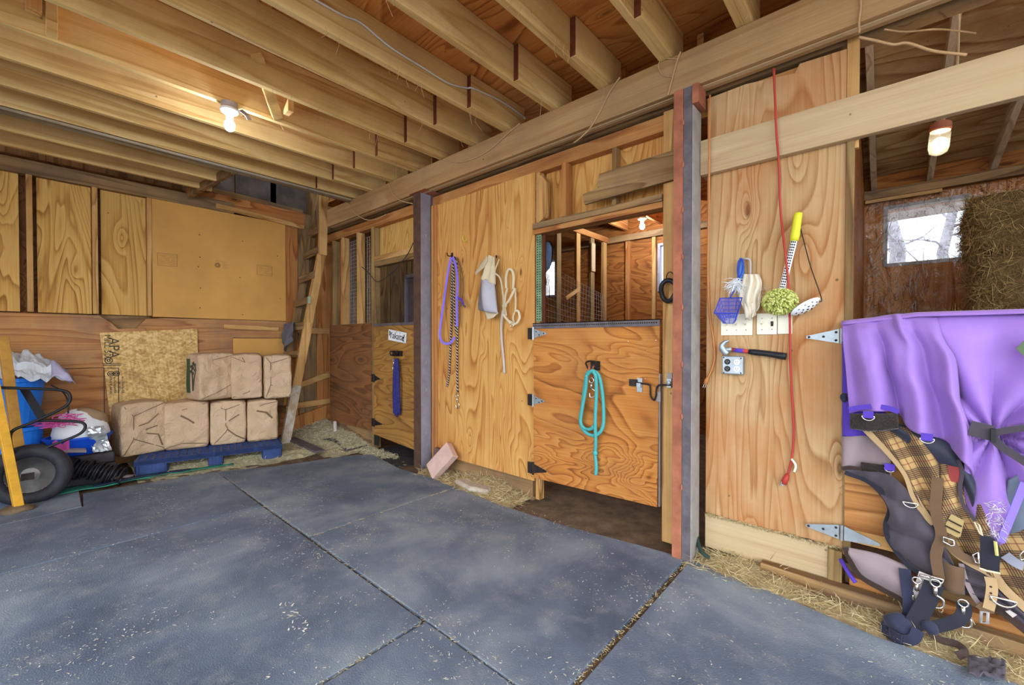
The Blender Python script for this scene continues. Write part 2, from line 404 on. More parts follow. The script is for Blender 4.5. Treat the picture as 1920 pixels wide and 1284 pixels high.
rafter(.31, .36, 'pale dusty rafter beside the jar light over the window')
rafter(.74, .86, 'pale dusty rafter over the hay bales beyond the jar light')
for x in (-.16, .27, .70): pass
# ------------------------------------------------------------------ rubber mats
def mat_(poly, lab, dark=False, z=0.0, grp='rubber mats covering the aisle floor'):
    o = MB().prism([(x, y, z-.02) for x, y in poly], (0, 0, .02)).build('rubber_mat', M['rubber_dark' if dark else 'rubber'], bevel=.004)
    tag(o, lab, 'floor mat', grp)
g = .009
mat_([(-2.79+g,1.17+g),(-.86-g,1.165+g),(-.865-g,2.52),(-1.15,2.485),(-1.65,2.41),(-2.25,2.385),(-2.79+g,2.41)], 'large blue-grey rubber mat in front of the stall door with the teal rope')
mat_([(-4.86,1.175),(-2.79-g,1.17+g),(-2.79-g,2.41),(-2.96,2.415),(-3.25,2.44),(-3.6,2.40),(-4.30,2.50),(-4.45,2.30),(-4.62,1.62)], 'dark rubber mat reaching from the blue pallet to the grey steel post')
mat_([(-3.6+g,-1.2),(-1.562-g,-1.2),(-1.562-g,1.17-g),(-3.6+g,1.165-g)], 'large dusty grey rubber mat in the middle of the aisle with a pale scuff')
mat_([(-4.56,-1.2),(-3.6-g,-1.2),(-3.6-g,1.165-g),(-4.87,1.17),(-4.99,.265),(-4.6,.245)], 'dark rubber mat with a notched corner in front of the blue pallet')
mat_([(-5.44,-1.2),(-4.57,-1.2),(-4.566,-.02),(-4.606,.238),(-5.44,.252)], 'straw-strewn dark rubber mat under the wheel', z=.003)
mat_([(-1.562+g,-1.2),(.3,-1.2),(.3,1.17-g),(-1.562+g,1.175-g)], 'blue-grey rubber mat whose corner ends at the seam crossing nearest the camera')
mat_([(-.848+g,1.18+g),(1.3,1.18+g),(1.3,2.40),(.36,2.405),(-.03,2.39),(-.35,2.455),(-.85+g,2.525)], 'grey rubber mat along the plywood wall with the light switches')
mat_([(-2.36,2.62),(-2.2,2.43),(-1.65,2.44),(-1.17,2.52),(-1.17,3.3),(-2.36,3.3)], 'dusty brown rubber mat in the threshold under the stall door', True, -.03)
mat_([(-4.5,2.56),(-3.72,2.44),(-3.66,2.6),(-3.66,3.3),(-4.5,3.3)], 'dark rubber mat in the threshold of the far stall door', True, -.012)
for i, (a, b) in enumerate(((-4.55,-2.6),(-2.59,-.7),(-.69,1.3))): pass
# ------------------------------------------------------------------ feed-stack wall: studs, panels, boards
for k, (y, lab) in enumerate(((-.445,'stud at the end of the swirly plywood infill'),(-.01,'rough pine wall stud between the first two swirly plywood panels'),(.42,'rough pine wall stud between the knotty panel and the narrower panel'),(.835,'rough pine wall stud against the edge of the tan hardboard'))):
    o = MB().box(-5.988, LX, y-.02, y+.02, 1.535, 2.80).build('wall_stud', M['stud_z'], bevel=.003)
    tag(o, 'rough pine '+lab if not lab.startswith('rough') else lab, 'stud', 'studs of the wall behind the feed bags')
for (a, b, lab) in ((-.40,-.075,'swirly plywood infill panel above the silver tarp at the picture edge'),(.035,.395,'swirly plywood infill panel with three dark knots'),(.465,.812,'swirly plywood infill panel beside the tan hardboard')):
    tag(MB().box(-5.987, -5.955, a, b, 1.535, 2.80).build('plywood_panel', M['ply_left']), lab, 'plywood panel', 'plywood infill between the wall studs')
o = MB().box(-5.99, LX+.012, -1.4, 1.62, 2.79, 2.92).build('wall_plate', M['old_y'], bevel=.003)
tag(o, 'long worn plate board across the top of the plywood infill', 'board')
hb = thing('hardboard_sheet', 'smooth tan hardboard sheet with three faded stamps on the wall', 'hardboard sheet', (-5.9, 1.5, 1.53))
MB().box(-5.985, -5.902, .857, 2.20, 1.525, 2.79).build('sheet', M['hardboard'], hb)
M['ink'] = plain('faded_ink', C(134,104,66), .8, 0, .1); M['inkdark'] = plain('dark_ink', C(74,66,54), .8, 0, .1)
def on_left(px, py, x=-5.9008): return atX(px, py, x)
for (a, b, c, d) in (((295,474),(332,477),(332,500),(296,497)), ((482,496),(510,499),(510,518),(482,515))) :
    fr = MB(); pts = [on_left(*p) for p in (a, b, c, d)]
    for i in range(4): fr.bar(pts[i], pts[(i+1) % 4], .0025, .004, up=(1,0,0))
    for k in range(1, 9):
        for j in range(7):
            if random.random() < .75:
                p = pts[0].lerp(pts[3], k/9).lerp(pts[1].lerp(pts[2], k/9), .08+j*.125); fr.bar(p, p+Vector((0, .02+.01*random.random(), 0)), .0012, .006, up=(1,0,0))
    fr.build('stamp', M['ink'], hb)
st = MB(); cc = on_left(408, 497)
ring = [cc+Vector((0, .026*math.cos(t), .026*math.sin(t))) for t in [i*math.pi/10 for i in range(20)]]
st.tube(ring, .003, 4, closed=True); st.tube([cc+(p-cc)*.55 for p in ring], .004, 4, closed=True)
for k in range(5): st.bar(cc+Vector((0,.05,.03-.015*k)), cc+Vector((0,.09+.02*(k%2),.03-.015*k)), .001, .006, up=(1,0,0))
st.bar(cc+Vector((0,-.02,.05)), cc+Vector((0,.1,.045)), .001, .005, up=(1,0,0))
st.build('stamp', M['ink'], hb)
# stained nail dots
nd = MB()
for p in ((375,482),(372,500),(376,540),(375,577),(450,520),(455,452),(455,590),(374,440),(520,480),(525,560)):
    nd.ellipsoid(on_left(*p), .003, .006, .006, 8, 5)
tag(nd.build('nail_heads', M['dark_iron'], hb), kind='stuff')
# fir planks below, torn piece, rough lower boards
fp = MB(); ys = [-1.4, .55, .56, 2.20]
top = [(y, 1.522 - .0*y) for y in (-1.4, .50)]
fp.prism([(-5.99,-1.4,1.0),(-5.99,.80,1.0),(-5.99,.80,1.40),(-5.99,.72,1.40),(-5.99,.58,1.39),(-5.99,.53,1.45),(-5.99,.44,1.522),(-5.99,-1.4,1.522)], (.088,0,0))
o = fp.build('fir_plank', M['fir_y'], bevel=.004); tag(o, 'broad reddish fir plank with knots under the plywood infill', 'plank', 'planks low on the feed wall')
o = MB().prism([(-5.99,.72,1.40),(-5.99,.80,1.50),(-5.99,.93,1.515),(-5.99,1.55,1.52),(-5.99,2.2,1.52),(-5.99,2.2,1.302),(-5.99,1.598,1.302),(-5.99,1.598,1.0),(-5.99,.801,1.0),(-5.99,.801,1.40)], (.086,0,0)).build('fir_plank', M['fir_y'], bevel=.004)
tag(o, 'fir plank with a split end under the tan hardboard', 'plank', 'planks low on the feed wall')
o = MB().box(-5.99, -5.904, -1.4, 1.598, .42, .995).build('fir_plank', M['fir_y'], bevel=.004); tag(o, 'stained fir plank behind the blue tub and white feed sack', 'plank', 'planks low on the feed wall')
o = MB().box(-5.99, -5.91, 1.6, 2.2, .42, 1.297).build('tan_board', M['hardboard'], bevel=.004); tag(o, 'smudged tan board behind the bags under the pale batten', 'board')
o = MB().box(-5.99, -5.906, -1.4, 2.2, .0, .415).build('fir_plank', M['fir_y'], bevel=.004); tag(o, 'lowest fir plank along the floor behind the pallet', 'plank', 'planks low on the feed wall')
o = MB().box(-6.012, -5.992, .42, .85, 1.36, 1.53).build('torn_board', M['old_y']); tag(o, 'torn bit of board in the gap above the strand board sheet', 'board')
# strand board sheet
osb = NT('strand_board'); acc = None; vz = None
for k_, (ang, sc_) in enumerate(((.35,(0,15,64)),(1.45,(0,17,70)),(2.5,(0,14,58)))):
    vz = osb.n('TexVoronoi'); osb.put(vz.inputs['Vector'], osb.co(sc_, rot=(0,0,0)) if False else osb.n('Mapping', i_0=osb.n('Mapping', i_0=osb.n('TexCoord').outputs['Object']), i_Scale=sc_).outputs[0])
    vz.inputs['Vector'].links[0].from_node.inputs[0].links[0].from_node.inputs['Rotation'].default_value = (ang,0,0); vz.inputs['Scale'].default_value = 1
    r_ = osb.n('SeparateColor', i_0=vz.outputs['Color']).outputs[k_]; acc = r_ if acc is None else osb.m('ADD', acc, r_)
oc = osb.ramp(osb.m('MULTIPLY', acc, .3333), [(.2, C(236,204,140)), (.5, C(216,178,112)), (.82, C(184,138,78))])
oc = osb.mix(osb.ramp(osb.noise(osb.co((3,3,3)), 1, 4, .6), [(.55, 0.0), (.72, .6)]), oc, C(140,100,66)); osb.col(oc); osb.bump(vz.outputs['Distance'], .3, .004)
ob = thing('strand_board_sheet', 'golden strand board sheet with black stamped print leaning behind the bags', 'strand board sheet', (-5.88, .8, .55))
MB().prism([atX(187,624,-5.885)+Vector((0,0,0)), atX(370,616,-5.885), Vector((-5.885,1.25,.4)), Vector((-5.885,.52,.4))], (-.012,0,0)).build('sheet', osb.mat, ob)
def stampM(px, py, x=-5.8845): # text running down the sheet, facing the aisle
    p = atX(px, py, x); return Matrix.Translation(p) @ Matrix(((0,0,1,0),(0,1,0,0),(-1,0,0,0),(0,0,0,1)))
# columns: text x -> -z, text y -> +y , normal -> +x
text('lettering', 'APA', M['inkdark'], stampM(213, 652), .115, ob)
text('lettering', 'MILL 500', M['inkdark'], stampM(201, 651), .068, ob)
pr = MB(); a, b, c, d = [atX(px, py, -5.884) for px, py in ((195,690),(222,690),(224,735),(197,737))]
c = Vector((-5.884, b.y, .45)); d = Vector((-5.884, a.y, .45))
for p, q in ((a,b),(b,c),(a,d)): pr.bar(p, q, .006, .002, up=(1,0,0))
pr.bar(a+Vector((0,-.01,.03)), b+Vector((0,.02,.03)), .008, .002, up=(1,0,0)); pr.bar(a+Vector((0,-.01,.045)), b+Vector((0,.02,.045)), .006, .002, up=(1,0,0))
for cy_, cz_, r in ((.035,.075,.028),(.05,-.06,.024),(.09,-.06,.024)):
    cc = a+Vector((0, cy_, cz_)); pr.tube([cc+Vector((0, r*math.cos(t), r*math.sin(t))) for t in [i*math.pi/8 for i in range(16)]], .004, 4, closed=True)
    pr.tube([cc+Vector((0, r*.4*math.cos(t), r*.4*math.sin(t))) for t in [i*math.pi/8 for i in range(16)]], .004, 4, closed=True)
for k in range(4):
    for j in range(10):
        p = a+Vector((0, .04+.03*k, -.1-.017*j)); pr.bar(p, p+Vector((0,.016*random.random()+.006,0)), .008, .002, up=(1,0,0))
pr.build('printed_marks', M['inkdark'], ob)
# battens and rim by the loft opening
def bar(name, p, q, w, h, mat, lab, cat, grp=None, up=(0,0,1)):
    o = MB().bar(p, q, w, h, up).build(name, M[mat], bevel=.003); return tag(o, lab, cat, grp)
bar('batten', (-5.885,1.43,2.845), (-5.885,2.43,2.79), .03, .055, 'stud_y', 'yellow pine batten under the loft rim board above the hardboard', 'batten')
bar('rim_board', (-5.94,1.16,2.915), (-5.94,2.45,2.90), .06, .17, 'warm_y', 'reddish rim board along the loft opening', 'board')
bar('header_board', (-5.98,1.2,3.04), (-5.98,2.45,3.01), .05, .07, 'old_y', 'dark notched ledger above the reddish rim board', 'board')
for k, y in enumerate((1.45, 1.95, 2.35)):
    o = MB().box(-6.19, -6.15, y-.24, y+.23, 2.95, 3.9).build('loft_board', plain('weathered_siding', C(88,78,72), .9, 0, .35, 6, .4) if k == 0 else bpy.data.materials['weathered_siding'])
    tag(o, ('grey weathered loft siding board over the start of the pale batten','grey weathered loft siding board over the middle of the pale batten','grey weathered loft siding board close to the ladder top')[k], 'board', 'siding boards in the loft')
bar('batten', (-5.885,1.50,1.435), (-5.885,2.10,1.42), .03, .05, 'stud_y', 'pale batten nailed across the tan board behind the ladder', 'batten')
# boards past the ladder
for k, (y0, y1, mt, lab) in enumerate(((2.205,2.36,'warm_z','knotty upright wall board directly behind the ladder rungs'),(2.365,2.60,'old_z','dull brown upright wall board beyond the ladder'),(2.605,2.95,'warm_z','reddish upright wall board next to the dark stall panel'))):
    o = MB().box(-5.988, -5.915, y0, y1, .0 if k else .0, 2.98).build('wall_board', M[mt], bevel=.003); tag(o, lab, 'board', 'upright boards behind the ladder')
for (ya, za, yb, zb, lab) in ((2.30,1.405,2.79,1.40,'topmost short pale cleat past the ladder'),(2.33,.66,2.79,.80,'sloping short pale cleat past the ladder'),(2.30,.40,2.79,.42,'lowest short pale cleat past the ladder')):
    bar('cleat', (-5.90,ya,za), (-5.90,yb,zb), .03, .075, 'stud_y', lab, 'cleat', 'cleats nailed beside the ladder')
bar('sloping_board', (-5.895,2.2,.10), (-5.895,2.85,.26), .03, .26, 'warm_z', 'reddish sloping board low behind the ladder foot', 'board')
# ------------------------------------------------------------------ joists, beam, braces
M['spliceend'] = plain('dark_red_brown', C(104,52,30), .9, 0, .3, 40)  # dark red-brown for thin caps laid over the splice block ends
JX = [-4.67,-4.29,-3.86,-3.45,-3.03,-2.61,-2.235,-1.775,-1.375,-.958,-.54,-.12,.30,.72,1.14]
ordn = ['joist edging the loft opening with a grey weathered underside','joist next to the loft opening','joist second from the loft opening','joist carrying the bare bulb holder','joist just past the bare bulb','joist with the short diagonal brace against it','broad-faced joist between the brace and the white cable','joist with the white cable stapled along it','joist next to the one with the white cable','dusty joist two past the white cable','dusty joist above the steel post with the red stripe','short length of joist glimpsed above the beam near the roof cord','joist past the roof cord','joist towards the hay room','last joist towards the hay room']
for i, x in enumerate(JX):
    t = thing('ceiling_joist', 'pale pine '+ordn[i] if 'dusty' not in ordn[i] and 'short' not in ordn[i] else 'pale pine '+ordn[i], 'joist', (x-.04, .6, 2.935), 'ceiling joists over the aisle')
    sag = 0
    MB().box(x-.076, x-.038, -1.4, 2.66, 2.935, 3.168).build('joist', M['joist'], t, bevel=.002)
    y0 = 2.09+rnd(-.03,.03)
    sb = MB().box(x-.0375, x, y0, 2.68, 2.935, 3.166).build('splice_block', M['joist'], t, bevel=.002)
    MB().box(x-.0372, x-.0003, y0-.0025, y0-.0003, 2.937, 3.164).build('splice_end', M['spliceend'], sb)
    if i == 0:
        MB().box(x-.125, x-.0765, -1.4, 2.62, 2.925, 3.16).build('doubled_joist', M['joist_grey'], t)
        MB().box(x-.125, x-.03, -1.4, 2.48, 2.905, 2.924).build('bottom_strip', M['joist_grey'], t)
for x, lab in ((-5.14,'pale pine joist stub ending at the loft opening, farther from the wall'),(-5.52,'pale pine joist stub ending at the loft opening, closer to the wall')):
    t = tag(MB().box(x-.038, x, -1.4, 1.31, 2.90, 3.165).build('joist_stub', M['joist'], bevel=.002), lab, 'joist', 'joist stubs at the loft opening')
tag(MB().box(-5.85, -4.81, 1.312, 1.35, 2.96, 3.165).build('opening_header', M['old_x']), 'dark header closing the joist stubs at the loft opening', 'board')
bm_ = thing('main_beam', 'heavy built-up timber beam carrying the joists over both steel posts', 'beam', (-1.5, 2.55, 2.715))
MB().box(-5.36, 2.0, 2.50, 2.535, 2.715, 2.932).build('front_ply', M['beam'], bm_, bevel=.003)
MB().box(-5.34, 2.0, 2.536, 2.57, 2.712, 2.932).build('middle_ply', M['dusty'], bm_, bevel=.003)
MB().box(-5.36, 2.0, 2.571, 2.605, 2.716, 2.930).build('rear_ply', M['beam'], bm_, bevel=.003)
bar('brace', (-3.05,.97,3.10), (-3.46,1.24,2.955), .045, .07, 'joist', 'short diagonal brace nailed between two joists beyond the bulb', 'brace', up=(0,1,.3))
bar('blocking', (-3.33,1.27,2.95), (-3.33,1.27,3.15), .09, .04, 'joist', 'short upright block beside the diagonal brace', 'block', up=(0,1,0))
bar('brace', (-5.83,1.17,2.90), (-4.80,1.33,2.955), .04, .085, 'old_y', 'grey weathered knee brace from the wall plate to the joist edging the loft', 'brace')
bar('blocking', (-3.46,.085,2.95), (-3.46,.085,3.16), .08, .045, 'joist', 'upright block nailed to a joist in the top corner', 'block', up=(0,1,0))
bar('blocking', (-3.44,.02,3.03), (-3.44,.02,3.16), .05, .06, 'stud_z', 'short round-ended stub beside the corner block', 'block', up=(0,1,0))
# joists over the stalls
for k, x in enumerate((-2.95,-2.42,-1.90,-1.38,-.86)):
    o = MB().box(x-.04, x, 2.75, RY-.12, 2.935, 3.165).build('stall_joist', M['warm_y'], bevel=.002)
    tag(o, ('orange joist along the stud partition inside the stall','orange joist inside the stall with the lamp below it','orange joist inside the stall past the lamp','orange joist over the stall door','orange joist over the latch side of the stall door')[k], 'joist', 'joists inside the stalls')
# ------------------------------------------------------------------ steel posts
def weld(mb, x, y, z): mb.ellipsoid((x, y, z), .007, .006, .02, 8, 6, fn=lambda p: p*(1+.35*mnoise.noise(p*90)))
ps = thing('steel_post', 'grey steel post with a brown front flange between the two stall fronts', 'post', (-3.46, 2.6, 0), 'steel posts under the main beam')
MB().box(-3.514, -3.414, 2.50, 2.515, -.02, 2.712).build('front_flange', M['brownsteel'], ps, bevel=.002)
MB().box(-3.514, -3.414, 2.516, 2.638, -.02, 2.712).build('web', M['bluesteel'], ps, bevel=.004)
MB().box(-3.512, -3.418, 2.639, 2.715, -.02, 2.712).build('rear_flange', M['gunmetal'], ps, bevel=.002)
mb = MB()
for z in (.35,.78,1.05,1.42,1.85,2.3): weld(mb, -3.412, 2.578, z)
tag(mb.build('weld_spots', M['greysteel'], ps, smooth=True), kind='stuff')
MB().box(-3.56, -3.30, 2.48, 2.70, 2.7125, 2.7145).build('cap_plate', M['rust'], ps)
ps = thing('steel_post', 'rust-red and dark steel post with a pale grey side between stall door and light switches', 'post', (-.885, 2.55, 0), 'steel posts under the main beam')
MB().box(-.94, -.8855, 2.48, 2.612, -.02, 2.712).build('red_channel', M['rust'], ps, bevel=.002)
MB().box(-.8845, -.834, 2.482, 2.612, -.02, 2.712).build('dark_channel', M['gunmetal'], ps, bevel=.002)
MB().box(-.8335, -.829, 2.481, 2.614, -.02, 2.60).build('side_plate', M['greysteel'], ps)
MB().box(-.8335, -.80, 2.475, 2.60, 2.605, 2.7125).build('cap_plate', M['rust'], ps)
mb = MB()
for z in (.42,.83,1.13,1.46,1.75,2.02,2.28,2.52): weld(mb, -.885, 2.479, z)
tag(mb.build('weld_spots', M['rust'], ps, smooth=True), kind='stuff')
# ------------------------------------------------------------------ wall framing behind the plywood faces
struct(MB().box(-5.85, -.16, 2.665, 2.75, 2.60, 2.70).build('trim_2', M['warm_x']))
struct(MB().box(-5.85, 2.2, 2.655, 2.74, 2.72, 2.93).build('trim_3', M['old_x']))
struct(MB().box(-5.6, -4.56, 2.66, 2.72, -.02, .20).build('baseboard_far', M['old_x']))
struct(MB().box(-3.40, -2.13, 2.66, 2.72, -.02, .18).build('baseboard_middle', M['old_x']))
struct(MB().box(-3.41, -2.10, BY, BY+.015, .15, 2.60).build('wall_front_1', M['ply_z']))
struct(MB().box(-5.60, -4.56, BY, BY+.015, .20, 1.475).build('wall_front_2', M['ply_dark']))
wf = MB(); wf.prism([(-.80,BY,.25),(-.62,BY,.245),(-.45,BY,.235),(-.30,BY,.25),(-.158,BY,.245),(-.158,BY,2.69),(-.35,BY,2.70),(-.37,BY,2.66),(-.6,BY,2.695),(-.80,BY,2.69)], (0,.018,0))
struct(wf.build('wall_front_3', M['ply_pale']))
struct(MB().box(-.157, -.125, BY-.012, BY+.03, .22, 2.30).build('trim_4', M['dim_z'], bevel=.002))
struct(MB().box(-.157, -.11, BY, BY+.03, 2.2, 2.95).build('trim_5', M['stud_z'], bevel=.002))
def stud(x0, x1, y0, y1, z0, z1, mat, lab, grp, name='wall_stud'):
    return tag(MB().box(x0, x1, y0, y1, z0, z1).build(name, M[mat], bevel=.002), lab, 'stud', grp)
gf = 'studs above the dark stall panel'
stud(-5.567,-5.53,2.66,2.75,.2,2.598,'dim_z','first bare stud past the ladder above the dark stall panel',gf)
stud(-5.301,-5.262,2.66,2.75,.2,2.598,'stud_z','second bare stud past the ladder above the dark stall panel',gf)
stud(-4.918,-4.875,2.66,2.75,.2,2.598,'stud_z','bright bare stud in the middle above the dark stall panel',gf)
stud(-5.42,-5.39,2.70,2.79,.2,2.598,'warm_z','slim stud set back between the bare studs past the ladder',gf)
stud(-4.57,-4.51,2.655,2.74,.0,2.598,'dim_z','door stud carrying the hinges of the far stall door',gf)
stud(-3.66,-3.60,2.70,2.78,.0,2.598,'old_z','door stud tucked behind the grey steel post',gf)
gd = 'studs around the stall door with the teal rope'
stud(-2.10,-2.06,2.66,2.72,.0,2.598,'stud_z','door stud between the tack panel and the teal-rope stall door',gd)
stud(-1.835,-1.795,2.63,2.71,2.195,2.598,'warm_z','short reddish stud over the stall door header',gd)
stud(-1.433,-1.40,2.66,2.72,2.195,2.598,'dim_z','thin short stud over the stall door header behind the notched board',gd)
stud(-1.06,-.985,2.63,2.72,.0,2.70,'stud_z','door stud with the bolt keeper beside the red steel post',gd)
stud(-3.385,-3.31,2.622,2.6385,.06,2.60,'warm_z','brown edge strip on the tack panel along the grey steel post','edge strips of the tack panel','edge_strip')
cr = MB(); cr.prism([(-2.052,2.64,2.20),(-2.0,2.64,2.225),(-1.985,2.64,2.26),(-1.985,2.64,2.50),(-2.03,2.64,2.56),(-2.052,2.64,2.56)], (0,.05,0))
tag(cr.build('notched_block', M['stud_z']), 'pale notched wood block at the corner above the stall door header', 'block')
tag(MB().box(-2.05,-1.062,2.735,2.75,2.19,2.66).build('plywood_panel', M['ply_z']), 'plywood backing visible above the stall door header', 'plywood panel', 'plywood over the stall doors')
tag(MB().box(-4.50,-3.60,2.735,2.75,2.25,2.62).build('plywood_panel', M['ply_left']), 'greenish plywood backing above the far stall door', 'plywood panel', 'plywood over the stall doors')
hd = thing('door_header', 'doubled rough header board over the stall door with the teal rope', 'header', (-1.57, 2.67, 2.11))
MB().box(-2.10,-1.062,2.615,2.70,2.145,2.19).build('upper_board', M['old_x'], hd, bevel=.003)
MB().box(-2.10,-1.062,2.625,2.73,2.105,2.144).build('lower_board', M['warm_x'], hd, bevel=.003)
hd = thing('door_header', 'pale header board over the far stall door', 'header', (-4.05, 2.67, 2.13))
MB().box(-4.509,-3.60,2.655,2.73,2.19,2.25).build('upper_board', M['stud_x'], hd, bevel=.003)
MB().box(-4.509,-3.60,2.66,2.73,2.13,2.189).build('lower_board', M['dim_x'], hd, bevel=.003)
nb = MB(); nb.prism([(-.945,2.60,2.255),(-1.62,2.60,2.235),(-1.63,2.60,2.31),(-1.51,2.60,2.325),(-1.52,2.60,2.345),(-1.50,2.60,2.42),(-.945,2.60,2.435)], (0,.028,0))
tag(nb.build('notched_board', M['old_x'], bevel=.003), 'rough board with a notched end nailed over the stall door header', 'board')
tag(MB().box(-.828, 2.1, 2.595, 2.636, 2.235, 2.435).build('dusty_board', M['dusty'], bevel=.004), 'long dust-caked board spanning the plywood wall and the hay room opening', 'board')
kb = tag(MB().box(-.80,-.215,BY-.004,BY+.03,.05,.236).build('kick_board', M['dusty']), 'dusty kick board under the plywood wall with the switches', 'board')
ce = MB()
for k in range(900):
    x = rnd(-.80,-.17); ce.blade((x, BY-.004, .245+.012*mnoise.noise(Vector((x*9,0,0)))), (random.gauss(0,.7), rnd(-.5,-.05), rnd(-1,.5)), rnd(.008,.028), .0022)
tag(ce.build('chewed_edge', M['straw'], kb), kind='stuff')
tag(MB().box(-.212,-.158,BY-.02,BY+.03,.03,.232).build('corner_block', M['dim_z']), 'short upright block at the end of the dusty kick board', 'block')
# sill timbers below the gate
def timber(p, q, w, h, lab, mat='warm_x'):
    return tag(MB().bar(p, q, w, h).build('sill_timber', M[mat], bevel=.004), lab, 'timber', 'timbers along the gate sill')
timber((-.50,2.60,.035), (1.6,2.585,.035), .06, .09, 'weathered sill timber nearest the aisle under the gate', 'old_x')
timber((-.13,2.665,.075), (1.6,2.655,.075), .05, .08, 'orange sill timber behind the weathered one under the gate')
timber((-.15,2.73,.10), (1.6,2.72,.10), .05, .10, 'inner sill timber closest to the hay room', 'old_x')
# ------------------------------------------------------------------ stall doors
def hinge(parent, x, z, y, L, wall=True, mat='galv'):
    h = MB()
    h.prism([(x+.012,y,z-.035),(x+.012,y,z+.035),(x+L*.55,y,z+.02),(x+L,y,z+.006),(x+L,y,z-.006),(x+L*.55,y,z-.02)], (0,-.004,0))
    o = h.build('hinge', M[mat], parent)
    MB().tube([(x,y-.004,z-.05),(x,y-.004,z+.05)], .008, 10).build('barrel', M['dark_iron' if mat != 'galv' else 'galv'], o, smooth=False)
    if wall: MB().box(x-.055, x-.009, y-.004, y, z-.045, z+.045).build('wall_leaf', M['dark_iron'], o)
    sc = MB()
    for a, b in ((.03,.015),(.06,-.012),(L*.8,0)): sc.ellipsoid((x+a, y-.005, z+b), .006, .003, .006, 8, 5)
    tag(sc.build('screws', M['dark_iron'], o), kind='stuff'); return o
dr = thing('stall_door', 'orange plywood half door with perforated metal top edge and slide bolt', 'door', (-1.58, 2.63, .19))
dp = MB(); dp.prism([(-2.088,2.615,.185),(-1.085,2.615,.212),(-1.072,2.615,1.398),(-2.086,2.615,1.398)], (0,.03,0))
dp.build('panel', M['ply_door'], dr, bevel=.002)
te = MB(); te.box(-2.09,-1.07,2.609,2.6145,1.362,1.406); te.box(-2.09,-1.07,2.609,2.65,1.4,1.406); te.m = 1
for i in range(66): te.lathe([(0,.0012),(.005,.001),(.005,0)], (-2.08+i*.0152, 2.609, 1.384), 8, Matrix.Rotation(math.radians(90), 3, 'X'))
te.build('top_edging', [M['gunmetal'], M['black']], dr)
M['worn'] = plain('worn_edge', C(176,160,140), .9, 0, .3, 20, .4)
MB().box(-1.074,-1.068,2.612,2.648,.22,1.06).build('edge_trim', M['greysteel'], dr)
hinge(dr, -2.088, 1.325, 2.614, .13); hinge(dr, -2.088, .80, 2.614, .11); hinge(dr, -2.088, .26, 2.614, .13, mat='dark_iron')
lt = MB(); P_ = lambda x, y: atY(x, y, 2.60)
pp = [P_(1192,717), P_(1216,721), P_(1219,726), P_(1220,742), P_(1226,750), P_(1230,742), P_(1231,730), P_(1236,722), P_(1258,722)]
lt.tube(smooth_path(pp, 4), .0055, 8)
lo = lt.build('latch_bolt', M['dark_iron'], dr, smooth=True)
bk = MB(); a = P_(1198, 722); bk.box(a.x-.018,a.x+.018,2.608,2.6145,a.z-.045,a.z+.045); bk.box(a.x-.014,a.x+.014,2.592,2.608,a.z-.014,a.z+.014); bk.build('latch_bracket', M['galv'], lo)
b = P_(1181,717); q = MB(); q.box(b.x-.005,b.x+.05,2.598,2.606,b.z-.022,b.z+.022); q.build('latch_end', M['dark_iron'], lo)
b = P_(1235,744); q = MB(); q.box(b.x-.02,b.x+.008,2.608,2.6145,b.z-.03,b.z+.03); q.build('latch_catch', M['greysteel'], lo)
hk = thing('bolt_keeper', 'galvanised bolt keeper screwed to the door stud by the red post', 'bolt keeper', P_(1254,722))
b = P_(1254,716); MB().box(b.x-.014,b.x+.014,2.60,2.629,b.z-.035,b.z+.02).build('bracket', M['galv'], hk); MB().lathe([(.013,0),(.013,.012),(.006,.014),(0,.014)], (b.x,2.60,b.z-.005), 12, Matrix.Rotation(math.radians(90),3,'X')).build('eye', M['galv'], hk)
MB().box(b.x-.02,b.x+.012,2.62,2.629,b.z+.02,b.z+.055).build('upper_plate', M['greysteel'], hk)
hp = thing('rope_hook', 'rusty iron hook plate on the stall door holding the teal rope', 'hook', P_(1112,686))
b = P_(1113,686); MB().box(b.x-.03,b.x+.045,2.606,2.6145,b.z-.03,b.z+.035).build('plate', M['dark_iron'], hp, bevel=.004)
q = MB(); q.tube(smooth_path([(b.x-.045,2.60,b.z-.02),(b.x-.05,2.58,b.z+.02),(b.x-.01,2.565,b.z+.035),(b.x+.03,2.575,b.z+.03),(b.x+.045,2.60,b.z)],5), .006, 8); q.build('ring', M['dark_iron'], hp, smooth=True)
q = MB(); q.tube(smooth_path([(b.x,2.605,b.z),(b.x,2.57,b.z-.03),(b.x,2.545,b.z-.025),(b.x,2.54,b.z)],5), .007, 8); q.build('hook', M['rust'], hp, smooth=True)
nl = MB()
for px, py in ((1176,640),(1228,638),(1175,710),(1208,710)): nl.ellipsoid(P_(px,py)+Vector((0,.0145,0)), .004,.002,.004,8,5)
tag(nl.build('bright_screws', M['chrome'], dr), kind='stuff')
# far door
d1 = thing('stall_door', 'far plywood half door with the small name sign and blue lead rope', 'door', (-4.05, 2.65, .12))
q = MB(); q.prism([(-4.50,2.645,.17),(-3.67,2.645,.12),(-3.67,2.645,1.44),(-4.50,2.645,1.44)], (0,.03,0)); q.build('panel', wood('plywood_far_door','x',C(196,146,76),C(166,116,54),C(110,70,30),rings=15,across=3.4,along=.9,knots=.3,dirt=C(120,92,54),dirt_amt=.5,dist=1.2), d1)
MB().box(-4.50,-3.67,2.638,2.676,1.435,1.465).build('top_edging', M['gunmetal'], d1)
MB().box(-4.495,-4.40,2.64,2.6445,.05,.169).build('bottom_flap', M['black'], d1)
hinge(d1, -4.49, .83, 2.643, .12, mat='dark_iron'); hinge(d1, -4.49, .31, 2.643, .16, mat='dark_iron')
sg = thing('name_sign', 'small crooked white name sign with two black horse heads on the far door', 'sign', atY(745, 629, 2.63))
P1 = lambda x, y: atY(x, y, 2.632)
